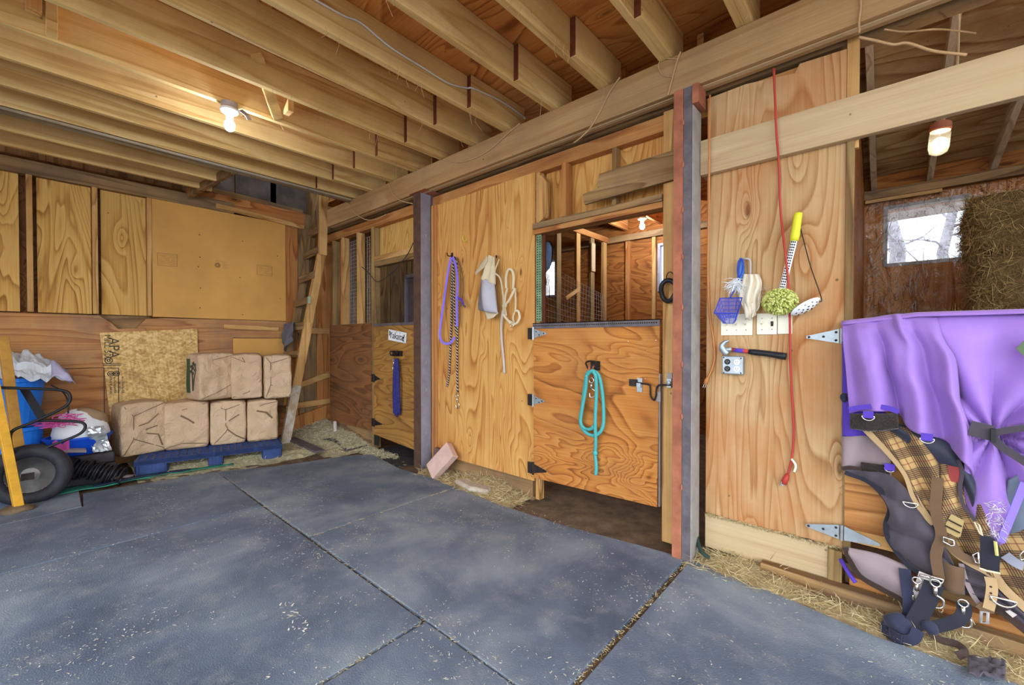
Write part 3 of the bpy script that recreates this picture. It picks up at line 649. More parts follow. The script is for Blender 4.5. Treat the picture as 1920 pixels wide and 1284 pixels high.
s0 = [P1(728.6,617), P1(762,624), P1(760.6,643.5), P1(728,637)]
MB().prism(s0, (0,.006,0)).build('plate', M['white'], sg)
ux = (s0[1]-s0[0]).normalized(); uz = (s0[0]-s0[3]); W_ = (s0[1]-s0[0]).length; Hh = uz.length; uz.normalize(); cc = (s0[0]+s0[2])/2
uz = (uz - ux*uz.dot(ux)).normalized(); nn = ux.cross(uz)
Ms = Matrix.Translation(cc + Vector((0,-.002,-.005))) @ Matrix((ux, uz, nn)).transposed().to_4x4() @ Matrix.Diagonal((1.0,1.0,1,1))
text('lettering', 'Yakata!', M['black'], Ms, .10, sg)
hz = MB()
for s, ox, oz in ((1, -.43, .12), (-1, .38, -.16)):
    hp_ = [(0,-.22),(.02,0),(0,.16),(.03,.25),(.06,.22),(.13,.12),(.12,.07),(.07,.08),(.06,0),(.08,-.2)]
    hz.prism([cc + Vector((0,-.002,0)) + ux*(W_*ox + s*p*Hh*1.3) + uz*(q_*Hh + oz*Hh) for p, q_ in hp_], (0,-.0015,0))
hz.build('horse_motif', M['black'], sg)
nl = MB()
for u, v in ((-.04,.36),(.16,.34),(.42,-.36)): nl.ellipsoid(cc+ux*u*W_+uz*v*Hh+Vector((0,-.002,0)), .006,.002,.006,8,5)
tag(nl.build('screw_heads', M['dark_iron'], sg), kind='stuff')
# perforated metal strip on the jamb
M['greenstrip'] = plain('green_worn_metal', C(126,158,122), .6, .3, .4, 14, .2)
js = MB(); js.box(-2.086,-2.035,2.648,2.6535,1.42,2.10); js.m = 1
for i in range(34):
    for j in range(2): js.lathe([(0,.0012),(.0055,.001),(.0055,0)], (-2.072+j*.022, 2.648, 1.44+i*.0195), 8, Matrix.Rotation(math.radians(90), 3, 'X'))
js.m = 0
tag(js.build('perforated_strip', [M['greenstrip'], M['black']]), 'worn green perforated metal strip on the stall opening jamb', 'metal strip')
tag(MB().box(-2.030,-2.008,2.66,2.675,1.2,2.10).build('jamb_strip', wood('red_brown_strip','z',C(110,62,40),C(86,44,28),C(54,28,18),rings=6)), 'dark red-brown upright strip inside the stall opening jamb', 'wood strip')
# ------------------------------------------------------------------ inside the stalls
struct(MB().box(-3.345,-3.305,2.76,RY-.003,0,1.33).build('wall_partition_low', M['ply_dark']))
struct(MB().box(-3.36,-3.29,2.76,RY-.10,2.80,2.88).build('trim_6', M['warm_y']))
for k, (y, mt) in enumerate(((3.55,'dim_z'),(4.24,'old_z'),(4.69,'dim_z'),(5.17,'stud_z'),(5.56,'dim_z'),(5.93,'stud_z'))):
    o = MB().box(-3.345,-3.305,y-.05,y+.05,1.331,2.798).build('partition_stud', M[mt], bevel=.003)
    tag(o, ('partition stud hidden mostly behind the jamb inside the stall','partition stud right by the jamb strip inside the stall','partition stud beside the bright window inside the stall','partition stud in the middle of the wire mesh','partition stud with a grey patch block inside the stall','partition stud in the corner of the stall')[k], 'stud', 'partition studs inside the stall')
tag(MB().box(-3.30,-3.285,5.50,5.60,2.30,2.72).build('patch_block', M['dusty']), 'grey patch block nailed high on a partition stud', 'block')
stud(-3.02,-2.95,RY-.06,RY-.003,0,2.788,'warm_z','knotty stud at the stall corner on the rear wall','studs on the rear stall wall')
stud(-2.60,-2.545,RY-.06,RY-.003,0,2.788,'stud_z','stud beside the narrow rear window','studs on the rear stall wall')
M['wire'] = plain('galvanised_wire', C(176,172,164), .5, .5, .2, 20)
def wiremesh(fn, nu, nv, lab, r=.0022):
    mb = MB()
    for i in range(nu+1): mb.tube([fn(i/nu, j/8) for j in range(9)], r, 4)
    for j in range(nv+1): mb.tube([fn(i/8, j/nv) for i in range(9)], r, 4)
    return tag(mb.build('wire_mesh', M['wire']), lab, 'wire mesh', 'wire mesh in the stall fronts')
wiremesh(lambda u, v: Vector((-3.295+.02*math.sin(7*u+3*v), lerp(4.2, 5.9, u), lerp(1.25, lerp(2.38, 1.98, u), v)-.06*math.sin(3*u)*v)), 24, 13, 'sagging wire mesh stapled across the partition studs inside the stall')
wiremesh(lambda u, v: Vector((lerp(-5.55, -4.60, u), 2.756+.008*math.sin(9*u), lerp(1.3, 2.55, v))), 20, 26, 'wire mesh behind the bare studs past the ladder', .0018)
tag(MB().bar((-3.27,4.80,1.84),(-3.27,5.13,2.0),.02,.05).build('batten', M['stud_y'], bevel=.002), 'short pale batten slanting across the partition studs', 'batten')
# far stall: side boards and a grey framed sash
for k in range(6):
    y0 = 2.97+.42*k
    o = MB().box(-6.005+.004*(k%2), -5.975+.004*(k%2), y0, y0+.405, 0, 2.78).build('stall_board', M[('old_z','dim_z')[k % 2]])
    tag(o, ('wide upright board deep in the far stall behind the first studs','wide upright board deep in the far stall behind the second stud','wide upright board deep in the far stall behind the bright stud','wide upright board deep in the far stall seen by the door stud','wide upright board deep in the far stall seen through the door opening','wide upright board deep in the far stall beside the steel post')[k], 'board', 'boards deep in the far stall')
fs = thing('sash_window', 'pale grey framed sash leaning inside the far stall', 'window sash', (-4.6, 3.3, 1.4))
q = MB(); a, b, c_, d = (-4.93,3.40,1.38), (-4.45,3.40,1.38), (-4.45,3.40,2.14), (-4.93,3.40,2.14)
for p, r_ in ((a,b),(b,c_),(c_,d),(d,a)): q.bar(p, r_, .05, .05, up=(0,1,0))
q.build('frame', M['bluesteel'], fs); MB().box(-4.90,-4.48,3.398,3.402,1.41,2.11).build('pane', M['gunmetal'], fs)
tag(MB().box(-4.45,-4.05,3.38,3.42,0,1.37).build('stall_ledge', M['dim_z']), 'board standing below the grey sash in the far stall', 'board')
bk = thing('blue_bag', 'dusty blue bag hung high between the partition studs', 'bag', (-3.42, 4.5, 2.2))
q = MB(); q.ellipsoid((-3.43,4.52,2.36), .09, .13, .28, 14, 10, Matrix.Rotation(math.radians(-28),3,'X'), fn=lambda p: Vector((max(-.07,min(.07,p.x)), p.y*(1+.2*mnoise.noise(p*9)), p.z)))
q.build('pouch', cloth('dusty_blue', C(70,98,128), .25), bk, smooth=True)
q = MB(); q.tube(smooth_path([(-3.42,4.40,2.62),(-3.40,4.35,2.72),(-3.38,4.36,2.80)],5), .008, 6); q.build('strap', M['blackweb'], bk)
for i in range(5):
    q = MB(); y = 4.48+.03*i; q.ribbon(smooth_path([(-3.42,y,2.16),(-3.41,y+.01,2.05),(-3.40,y+rnd(-.01,.03),1.93-rnd(0,.1))],4), .014, .003, (1,0,0)); q.build('fringe', M['char'], bk)
# ------------------------------------------------------------------ pallet and feed bags
F0 = Vector((-5.23, .61, 0)); DU = Vector((.2541, .9672, 0)); DW = Vector((-.9672, .2541, 0)); UP = Vector((0, 0, 1))
def PW(u, w, z=0.0): return F0 + DU*u + DW*w + UP*z
M['palletblue'] = plain('blue_pallet_plastic', C(46,66,116), .5, 0, .25, 9, .2)
pl = thing('pallet', 'blue plastic pallet with grid deck under the brown paper bags', 'pallet', PW(.61,.3))
def pbox(mb, u0, u1, w0, w1, z0, z1):
    mb.prism([PW(u0,w0,z0),PW(u1,w0,z0),PW(u1,w1,z0),PW(u0,w1,z0)], (0,0,z1-z0)); return mb
dk = MB()
for i in range(9): pbox(dk, 0, 1.22, i*.07, i*.07+.018, .10, .143)
for i in range(21): pbox(dk, i*.06, i*.06+.02, 0, .58, .108, .1425)
pbox(dk, .0, 1.22, 0, .012, .095, .145)
dk.build('deck', M['palletblue'], pl)
for u0, u1 in ((.0,.25),(.56,.69),(1.03,1.22)):
    for w0, w1 in ((.005,.14),(.44,.57)):
        q = MB(); n = 16; cu, cw, hu, hw = (u0+u1)/2, (w0+w1)/2, (u1-u0)/2, (w1-w0)/2
        ring = []
        for k in range(n):
            t = 2*math.pi*k/n; c_, s_ = math.cos(t), math.sin(t); f = 1/(abs(c_)**6+abs(s_)**6)**(1/6)
            ring.append(PW(cu+hu*c_*f, cw+hw*s_*f, -.02))
        q.prism(ring, (0,0,.122))
        for k in range(3): pbox(q, u0+.03+(u1-u0-.06)*k/2-.004, u0+.03+(u1-u0-.06)*k/2+.004, w0-.004, w0+.002, .0, .095)
        q.build('leg', M['palletblue'], pl)
for w in (.06, .50):
    q = MB(); pbox(q, .0, 1.22, w-.05, w+.05, -.021, -.008); q.build('runner', M['palletblue'], pl)
M['paper'] = None
t = NT('brown_paper'); k = t.noise(t.co((3,3,3)), 1, 4, .6); k2 = t.noise(t.co((9,9,9)), 1, 5, .6, 1.2)
t.col(t.ramp(k, [(.3, C(196,164,130)), (.7, C(216,186,152))])); t.bump(k2, .9, .03); t.set(Roughness=.7, Specular_IOR_Level=.3); M['paper'] = t.mat
M['foldline'] = plain('paper_fold_shadow', C(120,94,70), .8, 0, .1)
M['printgreen'] = plain('green_print', C(58,84,60), .7, 0, .15)
def bag(u0, u1, w0, dep, z0, z1, lab, tilt=0.0, seed=0, style=0, grp='brown paper bags stacked on the blue pallet', bulge=.0):
    R = random.Random(seed); c = PW((u0+u1)/2, w0+dep/2, 0); rot = Matrix.Rotation(tilt, 3, 'Z')
    hu, hd, hz = (u1-u0)/2, dep/2, (z1-z0)/2
    def T(x, y, z):  # local: x along the row, y into the wall, z up, in -1..1
        f = (abs(x)**16+abs(y)**16+abs(z)**16)**(1/16)
        m = max(abs(x), abs(y), abs(z))
        if f > 1e-6: x, y, z = x*m/f, y*m/f, z*m/f
        sw = 1 + .02*(1-z*z) - bulge*max(0, z)
        px, py, pz = x*hu*sw, y*hd*(1+.06*(1-z*z)*(1-x*x)), z*hz
        n = Vector((px, py, pz))*5 + Vector((seed*3.1, 0, 0))
        d = mnoise.noise(n)*.014 + mnoise.noise(n*2.7)*.008 + abs(mnoise.noise(n*1.6+Vector((0,0,9))))*.012
        if y < -.9: py -= d*1.3
        if abs(x) > .9: px += d*(1 if x > 0 else -1)*.4
        if z > .9: pz += d*.7 - .012*abs(x)
        v = rot @ Vector((px, py, 0))
        return c + DU*v.x + DW*v.y + UP*(z0+hz+pz)
    root = thing('paper_bag', lab, 'paper bag', PW((u0+u1)/2, w0+dep/2, z0), grp)
    q = MB(); n = 22
    for ax in range(3):
        for s in (-1, 1):
            def fn(a, b, ax=ax, s=s):
                p = [0, 0, 0]; p[ax] = s; p[(ax+1) % 3] = (2*a-1); p[(ax+2) % 3] = 2*b-1
                return T(*p)
            q.grid(fn, n, n)
    q.build('bag', M['paper'], root, smooth=True)
    # the folded end: raised flap edges, their fold shade painted in darker brown
    def Fp(x, z, o=.0): return T(x, -1, z) - DW*(.004+o)
    fl = MB()
    def crease(pts, w=.006):
        P = [Fp(*p) for p in pts]; S_ = []
        for a, b in zip(P, P[1:]): S_ += [a.lerp(b, k/4) for k in range(4)]
        fl.ribbon(S_+[P[-1]], w, .005, -DW)
    if style == 0:
        crease([(-.92,.93),(-.5,.5),(-.5,-.35),(-.92,-.92)]); crease([(-.5,.5),(.95,.93)]); crease([(-.5,-.35),(.2,-.62),(.9,-.9)])
        crease([(.0,-.05),(.5,.05)],.01); crease([(.05,-.2),(.55,-.3),(.75,-.75)],.01); crease([(-.3,.12),(.1,.2),(.6,.5)],.008)
    elif style == 1:
        crease([(-.2,.66),(.95,.93)]); crease([(-.25,.44),(.1,.25),(.35,.08)],.016); crease([(-.95,-.92),(-.2,-.72),(.95,-.86)])
    elif style == 2:
        crease([(-.92,.93),(-.15,.62),(-.15,-.1),(-.05,-.25),(-.15,-.4),(-.8,-.9)]); crease([(-.15,.62),(.92,.93)]); crease([(-.05,-.3),(.4,-.6),(.95,-.85)],.012); crease([(.0,.1),(.6,.35)],.008)
    elif style == 3:
        crease([(-.2,.72),(.1,.80),(.95,.93)]); crease([(-.4,.5),(.2,.4),(.6,.1)],.018); crease([(-.95,-.95),(.95,-.92)])
    elif style == 4:
        crease([(-.92,-.95),(.0,-.68),(.95,-.35)]); crease([(-.3,.7),(.9,.93)],.004)
    elif style == 5:
        crease([(-.95,.9),(-.1,.62),(-.3,.85)],.006); crease([(-.95,-.95),(.1,-.7),(.95,-.2)])
    else:
        crease([(-.92,.95),(-.55,.62),(-.55,-.35),(-.92,-.9)]); crease([(-.55,.62),(.95,.9)]); crease([(-.55,-.35),(.95,-.95)])
    fl.build('folded_end', M['foldline'], root)
    return root, T
bag(-.19,.17,.27,.29,.145,.665,'brown paper bag at the pallet end next to the white feed sack, folds puckered',tilt=.42,seed=1,style=0,bulge=.04)
bag(.195,.56,.31,.31,.145,.635,'brown paper bag second along the bottom row with one curved dent',tilt=-.03,seed=2,style=1)
bag(.575,.893,.30,.32,.145,.615,'brown paper bag in the bottom row with a crumpled centre fold',seed=3,style=2)
bag(.908,1.20,.27,.35,.145,.605,'brown paper bag at the ladder end of the bottom row',seed=4,style=3)
r5, T5 = bag(.41,.74,.25,.30,.645,1.14,'brown paper bag in the top row with a green printed side',tilt=.46,seed=5,style=4)
bag(.76,1.05,.28,.35,.63,1.125,'brown paper bag in the middle of the top row',seed=6,style=5)
bag(1.065,1.33,.24,.36,.615,1.11,'brown paper bag in the top row touching the ladder',tilt=.04,seed=7,style=6)
q = MB(); q.grid(lambda a, b: T5(-1, lerp(.25,.75,a), lerp(-.7,.75,b)) - DU*.004, 4, 8); q.build('green_print', M['printgreen'], r5)
q = MB(); pts = []
for s in (-1, 1):
    q.tube(smooth_path([T5(-1,-.15,-.6)-DU*.004, T5(-1,-.25+.1*s,-.1)-DU*.004, T5(-1,-.3+.25*s,.3)-DU*.004, T5(-1,-.25+.05*s,.55)-DU*.004], 4), .006, 5)
for k in range(7): q.ellipsoid(T5(-1,-.25+.3*math.sin(k*2.1),.15+.07*k)-DU*.003, .004,.016,.016, 8, 5)
q.build('plant_print', M['inkdark'], r5)
# ------------------------------------------------------------------ ladder
ld = thing('ladder', 'home-made pale wooden ladder leaning up through the loft opening', 'ladder', (-5.6, 2.0, 0))
def rail(x, foot, top, mat, w=.04, d=.09):
    return MB().bar((x, foot[0], foot[1]), (x, top[0], top[1]), w, d, up=(0,-1,.25)).build('rail', M[mat], ld, bevel=.003)
def ry(z, x=0): return 1.995 + (2.60-1.995)*(z/3.1)
lr = MB(); lr.bar((-5.415,ry(-.01),-.01),(-5.415,ry(1.5),1.5),.04,.10,up=(0,-1,.2)); lr.build('rail', M['stud_z'], ld, bevel=.003)
lr = MB(); lr.bar((-5.43,ry(1.40)-.0,1.40),(-5.43,ry(2.45),2.45),.045,.10,up=(0,-1,.2)); lr.build('rail', M['stud_z'], ld, bevel=.003)
lr = MB(); lr.bar((-5.40,ry(2.36),2.36),(-5.40,2.485,3.25),.04,.10,up=(0,-1,.2)); lr.build('rail', M['stud_z'], ld, bevel=.003)
lr = MB(); lr.bar((-5.82,ry(-.01),-.01),(-5.82,ry(3.3),3.3),.04,.085,up=(0,-1,.2)); lr.build('rail', M['old_z'], ld, bevel=.003)
for k, z in enumerate((.42,.78,1.09,1.44,1.76,2.08,2.40,2.70)):
    q = MB(); q.bar((-5.842,ry(z)-.052,z-.015),(-5.40 if z != 1.76 else -5.39,ry(z)-.052,z+.015),.022,.085); q.build('rung', M['old_x'], ld, bevel=.002)
q = MB(); q.box(-5.443,-5.39,ry(.3)-.075,ry(.3)-.052,.0,.02); 
pr_ = NT('worn_white_paint'); pr_.col(pr_.ramp(pr_.noise(pr_.co((9,9,9)),1,5,.7), [(.4, C(206,198,186)), (.6, C(176,150,116))])); M['wornwhite'] = pr_.mat
q = MB(); q.bar((-5.415,ry(.0),.005),(-5.415,ry(.72),.72),.0425,.1025,up=(0,-1,.2)); q.build('worn_paint', M['wornwhite'], ld)
q = MB(); q.box(-5.41,-5.385,ry(1.76)-.066,ry(1.76)-.04,1.73,1.82); q.build('green_end', plain('green_grey_paint', C(158,176,148), .7), ld)
M['greymesh_'] = cloth('dark_grey_rag', C(96,92,98), .25)
rg = thing('rag', 'grey rag draped over a ladder rung', 'rag', (-5.72, 2.13, 1.35))
q = MB()
def ragf(a, b, s):
    x = lerp(-5.80, -5.60, a); z = lerp(1.50, 1.12+.14*abs(a-.45)*2, b)
    return Vector((x + .02*math.sin(9*b+4*a), ry(z)-.085-.028*math.sin(b*2.6)-.03*math.sin(9*a+2*b), z))
q.grid(lambda a, b: ragf(a, b, 1), 14, 14); q.build('front_fold', M['greymesh_'], rg, smooth=True, solid=.006)
q = MB(); q.grid(lambda a, b: Vector((lerp(-5.86,-5.74,a), ry(1.45)-.10-.02*math.sin(8*a+5*b)-.02*b, lerp(1.49, 1.22, b))), 8, 10); q.build('side_fold', M['greymesh_'], rg, smooth=True, solid=.006)
# ------------------------------------------------------------------ tubs, sack, wheelbarrow
M['tub'] = plain('blue_tub_plastic', C(40,130,236), .4, 0, .1, 5); M['basin'] = plain('deep_blue_plastic', C(20,80,206), .4, 0, .1)
def tub(name, c, r0, r1, h, lab, mat, grp=None):
    t = thing(name, lab, 'tub', c, grp); t_ = .006
    MB().lathe([(0,0),(r0,0),(r1,h),(r1-.008,h),(r0-.008,.01),(0,.01)], c, 28).build('shell', M[mat], t, smooth=False)
    MB().lathe([(r1,h-.035),(r1+.016,h-.03),(r1+.016,h),(r1,h),(r1,h-.035)], c, 28).build('rim', M[mat], t)
    return t
tub('tub', (-5.64,-.13,-.021), .16, .19, .55, 'lower bright blue tub standing on the floor behind the wheelbarrow', 'tub', 'stacked blue tubs')
tub('tub', (-5.64,-.13,.532), .155, .21, .42, 'upper bright blue tub with the silver tarp on top', 'tub', 'stacked blue tubs')
tp = thing('tarp', 'crumpled silver tarp heaped on the blue tub', 'tarp', (-5.62, -.1, .95))
M['silver'] = plain('silver_tarp', C(206,210,216), .4, .15, .12, 6)
def tarpf(a, b):
    x = lerp(-5.84, -5.38, a); y = lerp(-.50, .20, b)
    e = max(0, min(a, 1-a, b, 1-b)*2)
    h = .965 + .20*min(1, e*1.6)**.6*(1-.35*b) + .06*mnoise.noise(Vector((x*7, y*7, 3))) + .09*abs(mnoise.noise(Vector((x*13, y*13, 1)))) + .03*abs(mnoise.noise(Vector((x*31, y*31, 6))))
    if b > .93: h -= .05*(b-.93)/.07
    if a > .9 or a < .05: h -= .04
    return Vector((x, y+.02*mnoise.noise(Vector((x*9,y*9,7))), h))
q = MB(); q.grid(tarpf, 34, 44); q.grid(lambda a, b: Vector((lerp(-5.84,-5.38,a), lerp(-.5,.2,b), .958)), 4, 4); q.build('tarp', M['silver'], tp)
q = MB(); q.grid(lambda a, b: tarpf(lerp(.55,1,a), lerp(.86,1.02,b)) + Vector((.012*a, .03*b*a, .010-.03*b*b)), 14, 8); q.build('mauve_underside', plain('mauve_tarp_lining', C(176,170,196), .6), tp, smooth=True, solid=.004)
# white sack on the blue basin on the rubber slab
sl = thing('rubber_slab', 'dull black folded rubber slab between the wheel and the pallet', 'rubber slab', (-5.4, .33, -.02))
for k, (z0, z1, gx) in enumerate(((-.021,.07,0),(.071,.16,.02),(.161,.255,-.01))):
    q = MB(); q.box(-5.72, -5.28+gx, .12+.02*k, .515-.012*k, z0, z1); q.build('layer', M['rubber_dark'], sl, bevel=.02, seg=3)
bs = thing('basin', 'deep blue basin holding the torn white feed sack', 'basin', (-5.45, .27, .256))
q = MB(); n = 32
def basin_ring(rx, ry_, z, k): return [Vector((-5.48+rx*math.cos(2*math.pi*i/k), .27+ry_*math.sin(2*math.pi*i/k), z)) for i in range(k)]
rings = [basin_ring(.14,.17,.257,n), basin_ring(.18,.215,.40,n), basin_ring(.19,.228,.40,n), basin_ring(.19,.228,.415,n), basin_ring(.172,.208,.415,n), basin_ring(.13,.16,.27,n)]
vs = [p for r in rings for p in r]; fs = [(i*n+j, i*n+(j+1)%n, (i+1)*n+(j+1)%n, (i+1)*n+j) for i in range(5) for j in range(n)] + [tuple(range(n-1,-1,-1)), tuple(5*n+j for j in range(n))]
q.add(vs, fs); q.build('shell', M['basin'], bs)
sk = thing('feed_sack', 'torn white feed sack with a brown patch slumped in the blue basin', 'feed sack', (-5.5, .28, .32))
def sackfn(p): return Vector((p.x, p.y, p.z*(1 if p.z > 0 else .75))) * (1+.10*mnoise.noise(p*9)+.05*mnoise.noise(p*21))
q = MB(); q.ellipsoid((-5.48,.28,.44), .155,.185,.21, 30, 20, fn=sackfn); q.build('sack', M['white'], sk, smooth=True)
q = MB(); q.ellipsoid((-5.475,.325,.535), .115,.135,.125, 18, 10, fn=lambda p: p*(1+.2*mnoise.noise(p*14))); q.build('brown_patch', plain('brown_sack_print', C(160,134,104), .8), sk, smooth=True)
q = MB()
q.grid(lambda a, b: Vector((-5.31+.03*math.sin(7*b), lerp(.30,.42,a)+.05*b, lerp(.50,.27,b)))+Vector((.012*mnoise.noise(Vector((a*9,b*9,0))),)*3), 8, 12)
q.build('foil_strip', plain('foil', C(200,204,206), .3, .6, .35, 30), sk, solid=.004)
# pink twine
M['pink'] = plain('pink_twine', C(226,92,170), .8, 0, .15)
def twine(c, lab, n, ax, ay, az):
    R = random.Random(n); pts = []
    for i in range(n):
        pts.append(Vector(c)+Vector((R.uniform(-ax,ax), R.gauss(0,ay*.55), R.gauss(0,az*.6))))
    return tag(MB().tube(smooth_path(pts, 5), .0028, 5).build('twine', M['pink'], smooth=True), lab, 'twine', 'tangles of pink twine')
twine((-5.24,.125,.565), 'tangle of pink twine spilling toward the wheel', 46, .05, .13, .035)
twine((-5.30,.20,.615), 'smaller tangle of pink twine against the white feed sack', 26, .03, .09, .03)
pc = MB(); pc.grid(lambda a, b: Vector((-5.19+.03*math.sin(5*a), lerp(.10,.20,a), lerp(.42,.30,b)+.02*math.sin(8*a))), 10, 8)
tag(pc.build('pink_cloth', plain('magenta_cloth', C(196,84,160), .8), smooth=True, solid=.005), 'magenta cloth scrap hanging behind the wheel', 'cloth')
tag(MB().prism([(-5.30,-.02,.36),(-5.19,-.02,.36),(-5.19,.30,.30),(-5.30,.30,.30)], (0,0,.02)).build('grey_board', M['taupe']), 'dusty grey scrap panel leaning behind the wheel', 'board')
# black coiled hose
q = MB(); pts = []; a = Vector((-5.22,.20,.19)); b = Vector((-5.10,.53,.06)); d = (b-a).normalized(); e1 = d.cross(UP).normalized(); e2 = e1.cross(d)
for i in range(260):
    t_ = i/259; th = t_*2*math.pi*15; r = .07+.012*math.sin(t_*40); pts.append(a.lerp(b, t_)+e1*math.cos(th)*r+e2*math.sin(th)*r+Vector((0,0,.01*math.sin(t_*25))))
tag(q.tube(pts, .0075, 6).build('coiled_hose', M['black_plastic'], smooth=True), 'loose coil of thin black hose between the wheel and pallet', 'hose')
# wheelbarrow tipped on its nose
wb = thing('wheelbarrow', 'wheelbarrow stood on end with yellow wooden handles and black tube legs', 'wheelbarrow', (-5.0, -.04, 0))
MB().bar((-4.83,-.075,-.02), (-4.93,-.20,1.02), .052, .042, up=(1,.3,0)).build('handle', plain('yellow_varnished_wood', C(222,164,48), .45, 0, .18, 12), wb, bevel=.004)
MB().bar((-5.16,-.075,.33), (-5.16,-.155,1.30), .06, .042, up=(1,.3,0)).build('handle', plain('ochre_varnished_wood', C(186,136,58), .5, 0, .2, 12), wb, bevel=.004)
Rw = Matrix.Rotation(math.radians(90), 3, 'Y'); Rw = Matrix.Rotation(math.radians(-12), 3, 'Z') @ Rw
wc = Vector((-5.02,-.02,.22)); R0, r0 = .186, .052
ty = []
for j in range(15):
    a_ = 2*math.pi*j/14; w_ = r0*math.cos(a_); tr = 1.0
    ty.append((R0 + w_, r0*1.05*math.sin(a_)))
wt = MB().lathe(ty, wc, 40, Rw).build('tyre', plain('tyre_rubber', C(48,48,54), .6, 0, .3, 20, .4), wb, smooth=True)
MB().lathe([(.150,.012),(.138,.016),(.130,-.004),(.06,.006),(.045,.02),(.03,.03),(.0,.03)], wc, 32, Rw).build('rim', plain('grey_rim', C(146,144,142), .5, .2, .3, 9), wt, smooth=True)
MB().lathe([(.0,-.06),(.018,-.06),(.018,.075),(0,.075)], wc, 14, Rw).build('hub', M['dark_iron'], wt)
q = MB(); q.box(-4.945,-4.925,-.07,.0,.20,.25); q.build('axle_bracket', M['dark_iron'], wb)
def leg(pts, r=.011): return MB().tube(smooth_path([at(*p) for p in pts], 6), r, 8).build('tube_leg', M['black_plastic'], wb, smooth=True)
leg([(-20,726,0,-4.99),(40,728,0,-4.98),(112,731,0,-4.97),(131,741,0,-4.96),(122,762,0,-4.95),(60,792,0,-4.94),(26,806,0,-4.93),(19,822,0,-4.95),(24,850,0,-4.98)])
leg([(70,788,0,-5.06),(120,789,0,-5.02),(150,791,0,-4.98),(160,799,0,-4.96),(150,813,0,-4.95),(110,830,0,-4.96),(72,845,0,-4.99)])
leg([(96,722,0,-5.2),(118,735,0,-5.15),(127,752,0,-5.10),(128,775,0,-5.08)], .006)
MB().bar(at(45,728,0,-5.25), at(80,785,0,-5.12), .05, .008, up=(1,0,0)).build('strut', M['black_plastic'], wb)
q = MB(); q.ellipsoid((-4.835,-.09,.012), .075,.09,.035, 16, 8, fn=lambda p: p*(1+.3*mnoise.noise(p*30))); tag(q.build('muck', M['dirt'], smooth=True), 'dark clod of muck around the foot of the yellow handle', 'muck')
# green tarp strip, scraps
def groundstrip(name, pts, w, mat, lab, cat, z0=.002, amp=.012):
    P = smooth_path([Vector((p[0],p[1],0)) for p in pts], 6); q = MB(); n = len(P)-1
    def fn(a, b):
        i = min(n, int(round(a*n))); d = (P[min(n,i+1)]-P[max(0,i-1)]).normalized(); s = Vector((-d.y, d.x, 0))
        ww = w[0]*(1-a)+w[1]*a
        return P[i] + s*(b-.5)*ww*(1+.25*math.sin(i*1.3)) + UP*(z0+.004+amp*(.5+.5*mnoise.noise(Vector((i*.6, b*4, 2)))))
    q.grid(fn, n, 6); return tag(q.build(name, mat, smooth=True, solid=.004), lab, cat)
groundstrip('green_tarp', [(-5.17,.12),(-5.12,.40),(-5.14,.75),(-5.06,1.05),(-4.99,1.35)], (.17,.05), plain('green_tarp_weave', C(54,138,112), .6, 0, .2), 'green woven tarp edge along the pallet front', 'tarp')
groundstrip('navy_plastic_strip', [(-5.08,.33),(-5.10,.55),(-5.09,.78),(-5.04,1.0)], (.07,.03), plain('navy_plastic', C(44,52,78), .4, 0, .2), 'crumpled navy plastic strip on the green tarp', 'plastic strip', .012, .02)
for k, (x, y, s, lab) in enumerate(((-5.19,.47,.05,'pale brown chip of wood on the green tarp nearer the wheel'),(-5.17,.57,.04,'pale brown chip of wood on the green tarp nearer the pallet'))):
    q = MB(); q.prism([(x-s,y-s*.6,.03),(x+s*.3,y-s,.03),(x+s,y,.032),(x,y+s*.8,.03)], (0,0,.012)); tag(q.build('wood_chip', M['taupe']), lab, 'wood chip', 'wood chips by the pallet')
# ------------------------------------------------------------------ lamps, cables, twine
M['porcelain'] = plain('porcelain', C(214,216,216), .35, 0, .06)
def bare_lamp(c, lab, up, power):
    t = thing('bare_bulb_lamp', lab, 'lamp', c, 'bare bulb lamps on the joists'); c = Vector(c)
    MB().lathe([(.052,0),(.052,-.035),(.045,-.04),(.0,-.04)], c, 20).build('junction_box', M['greysteel'], t)
    MB().lathe([(.056,-.041),(.06,-.05),(.05,-.066),(.03,-.075),(.022,-.095),(.022,-.11),(0,-.11)], c, 20).build('lampholder', M['porcelain'], t, smooth=True)
    MB().ellipsoid(c+Vector((0,0,-.155)), .033,.033,.042, 16, 10).build('bulb', emit('glowing_bulb', (.82,.90,1,1), power), t, smooth=True)
    return t
bare_lamp((-3.47, .93, 2.934), 'bare glowing bulb in a white porcelain holder on the ceiling joists', 0, 75)
q = MB(); q.ribbon([(-3.44,.99,2.90),(-3.40,1.02,2.86),(-3.39,1.03,2.83)], .03, .003, (1,0,0)); tag(q.build('metal_tab', M['galv']), 'small galvanised tab beside the bare bulb holder', 'metal tab')
bare_lamp((-2.44, 5.36, 2.934), 'bare glowing bulb inside the stall seen over the orange half door', 0, 260)
jc = atY(1765, 228, 3.2)
t = thing('jar_light', 'glass jar light with rusty cap hanging over the hay room window', 'lamp', jc)
Rj = Matrix.Rotation(math.radians(4), 3, 'Y')
MB().lathe([(0,.0),(.025,0),(.042,-.012),(.044,-.042),(.04,-.05),(0,-.05)], jc, 20, Rj).build('cap', M['rust'], t)
gl = NT('jar_glass'); gl.set(Roughness=.05, Transmission_Weight=.6, Base_Color=(1,.97,.86,1), Alpha=.07); M['jar'] = gl.mat
MB().lathe([(.038,-.05),(.042,-.065),(.042,-.135),(.036,-.16),(.018,-.172),(0,-.174)], jc, 20, Rj).build('jar', M['jar'], t, smooth=True)
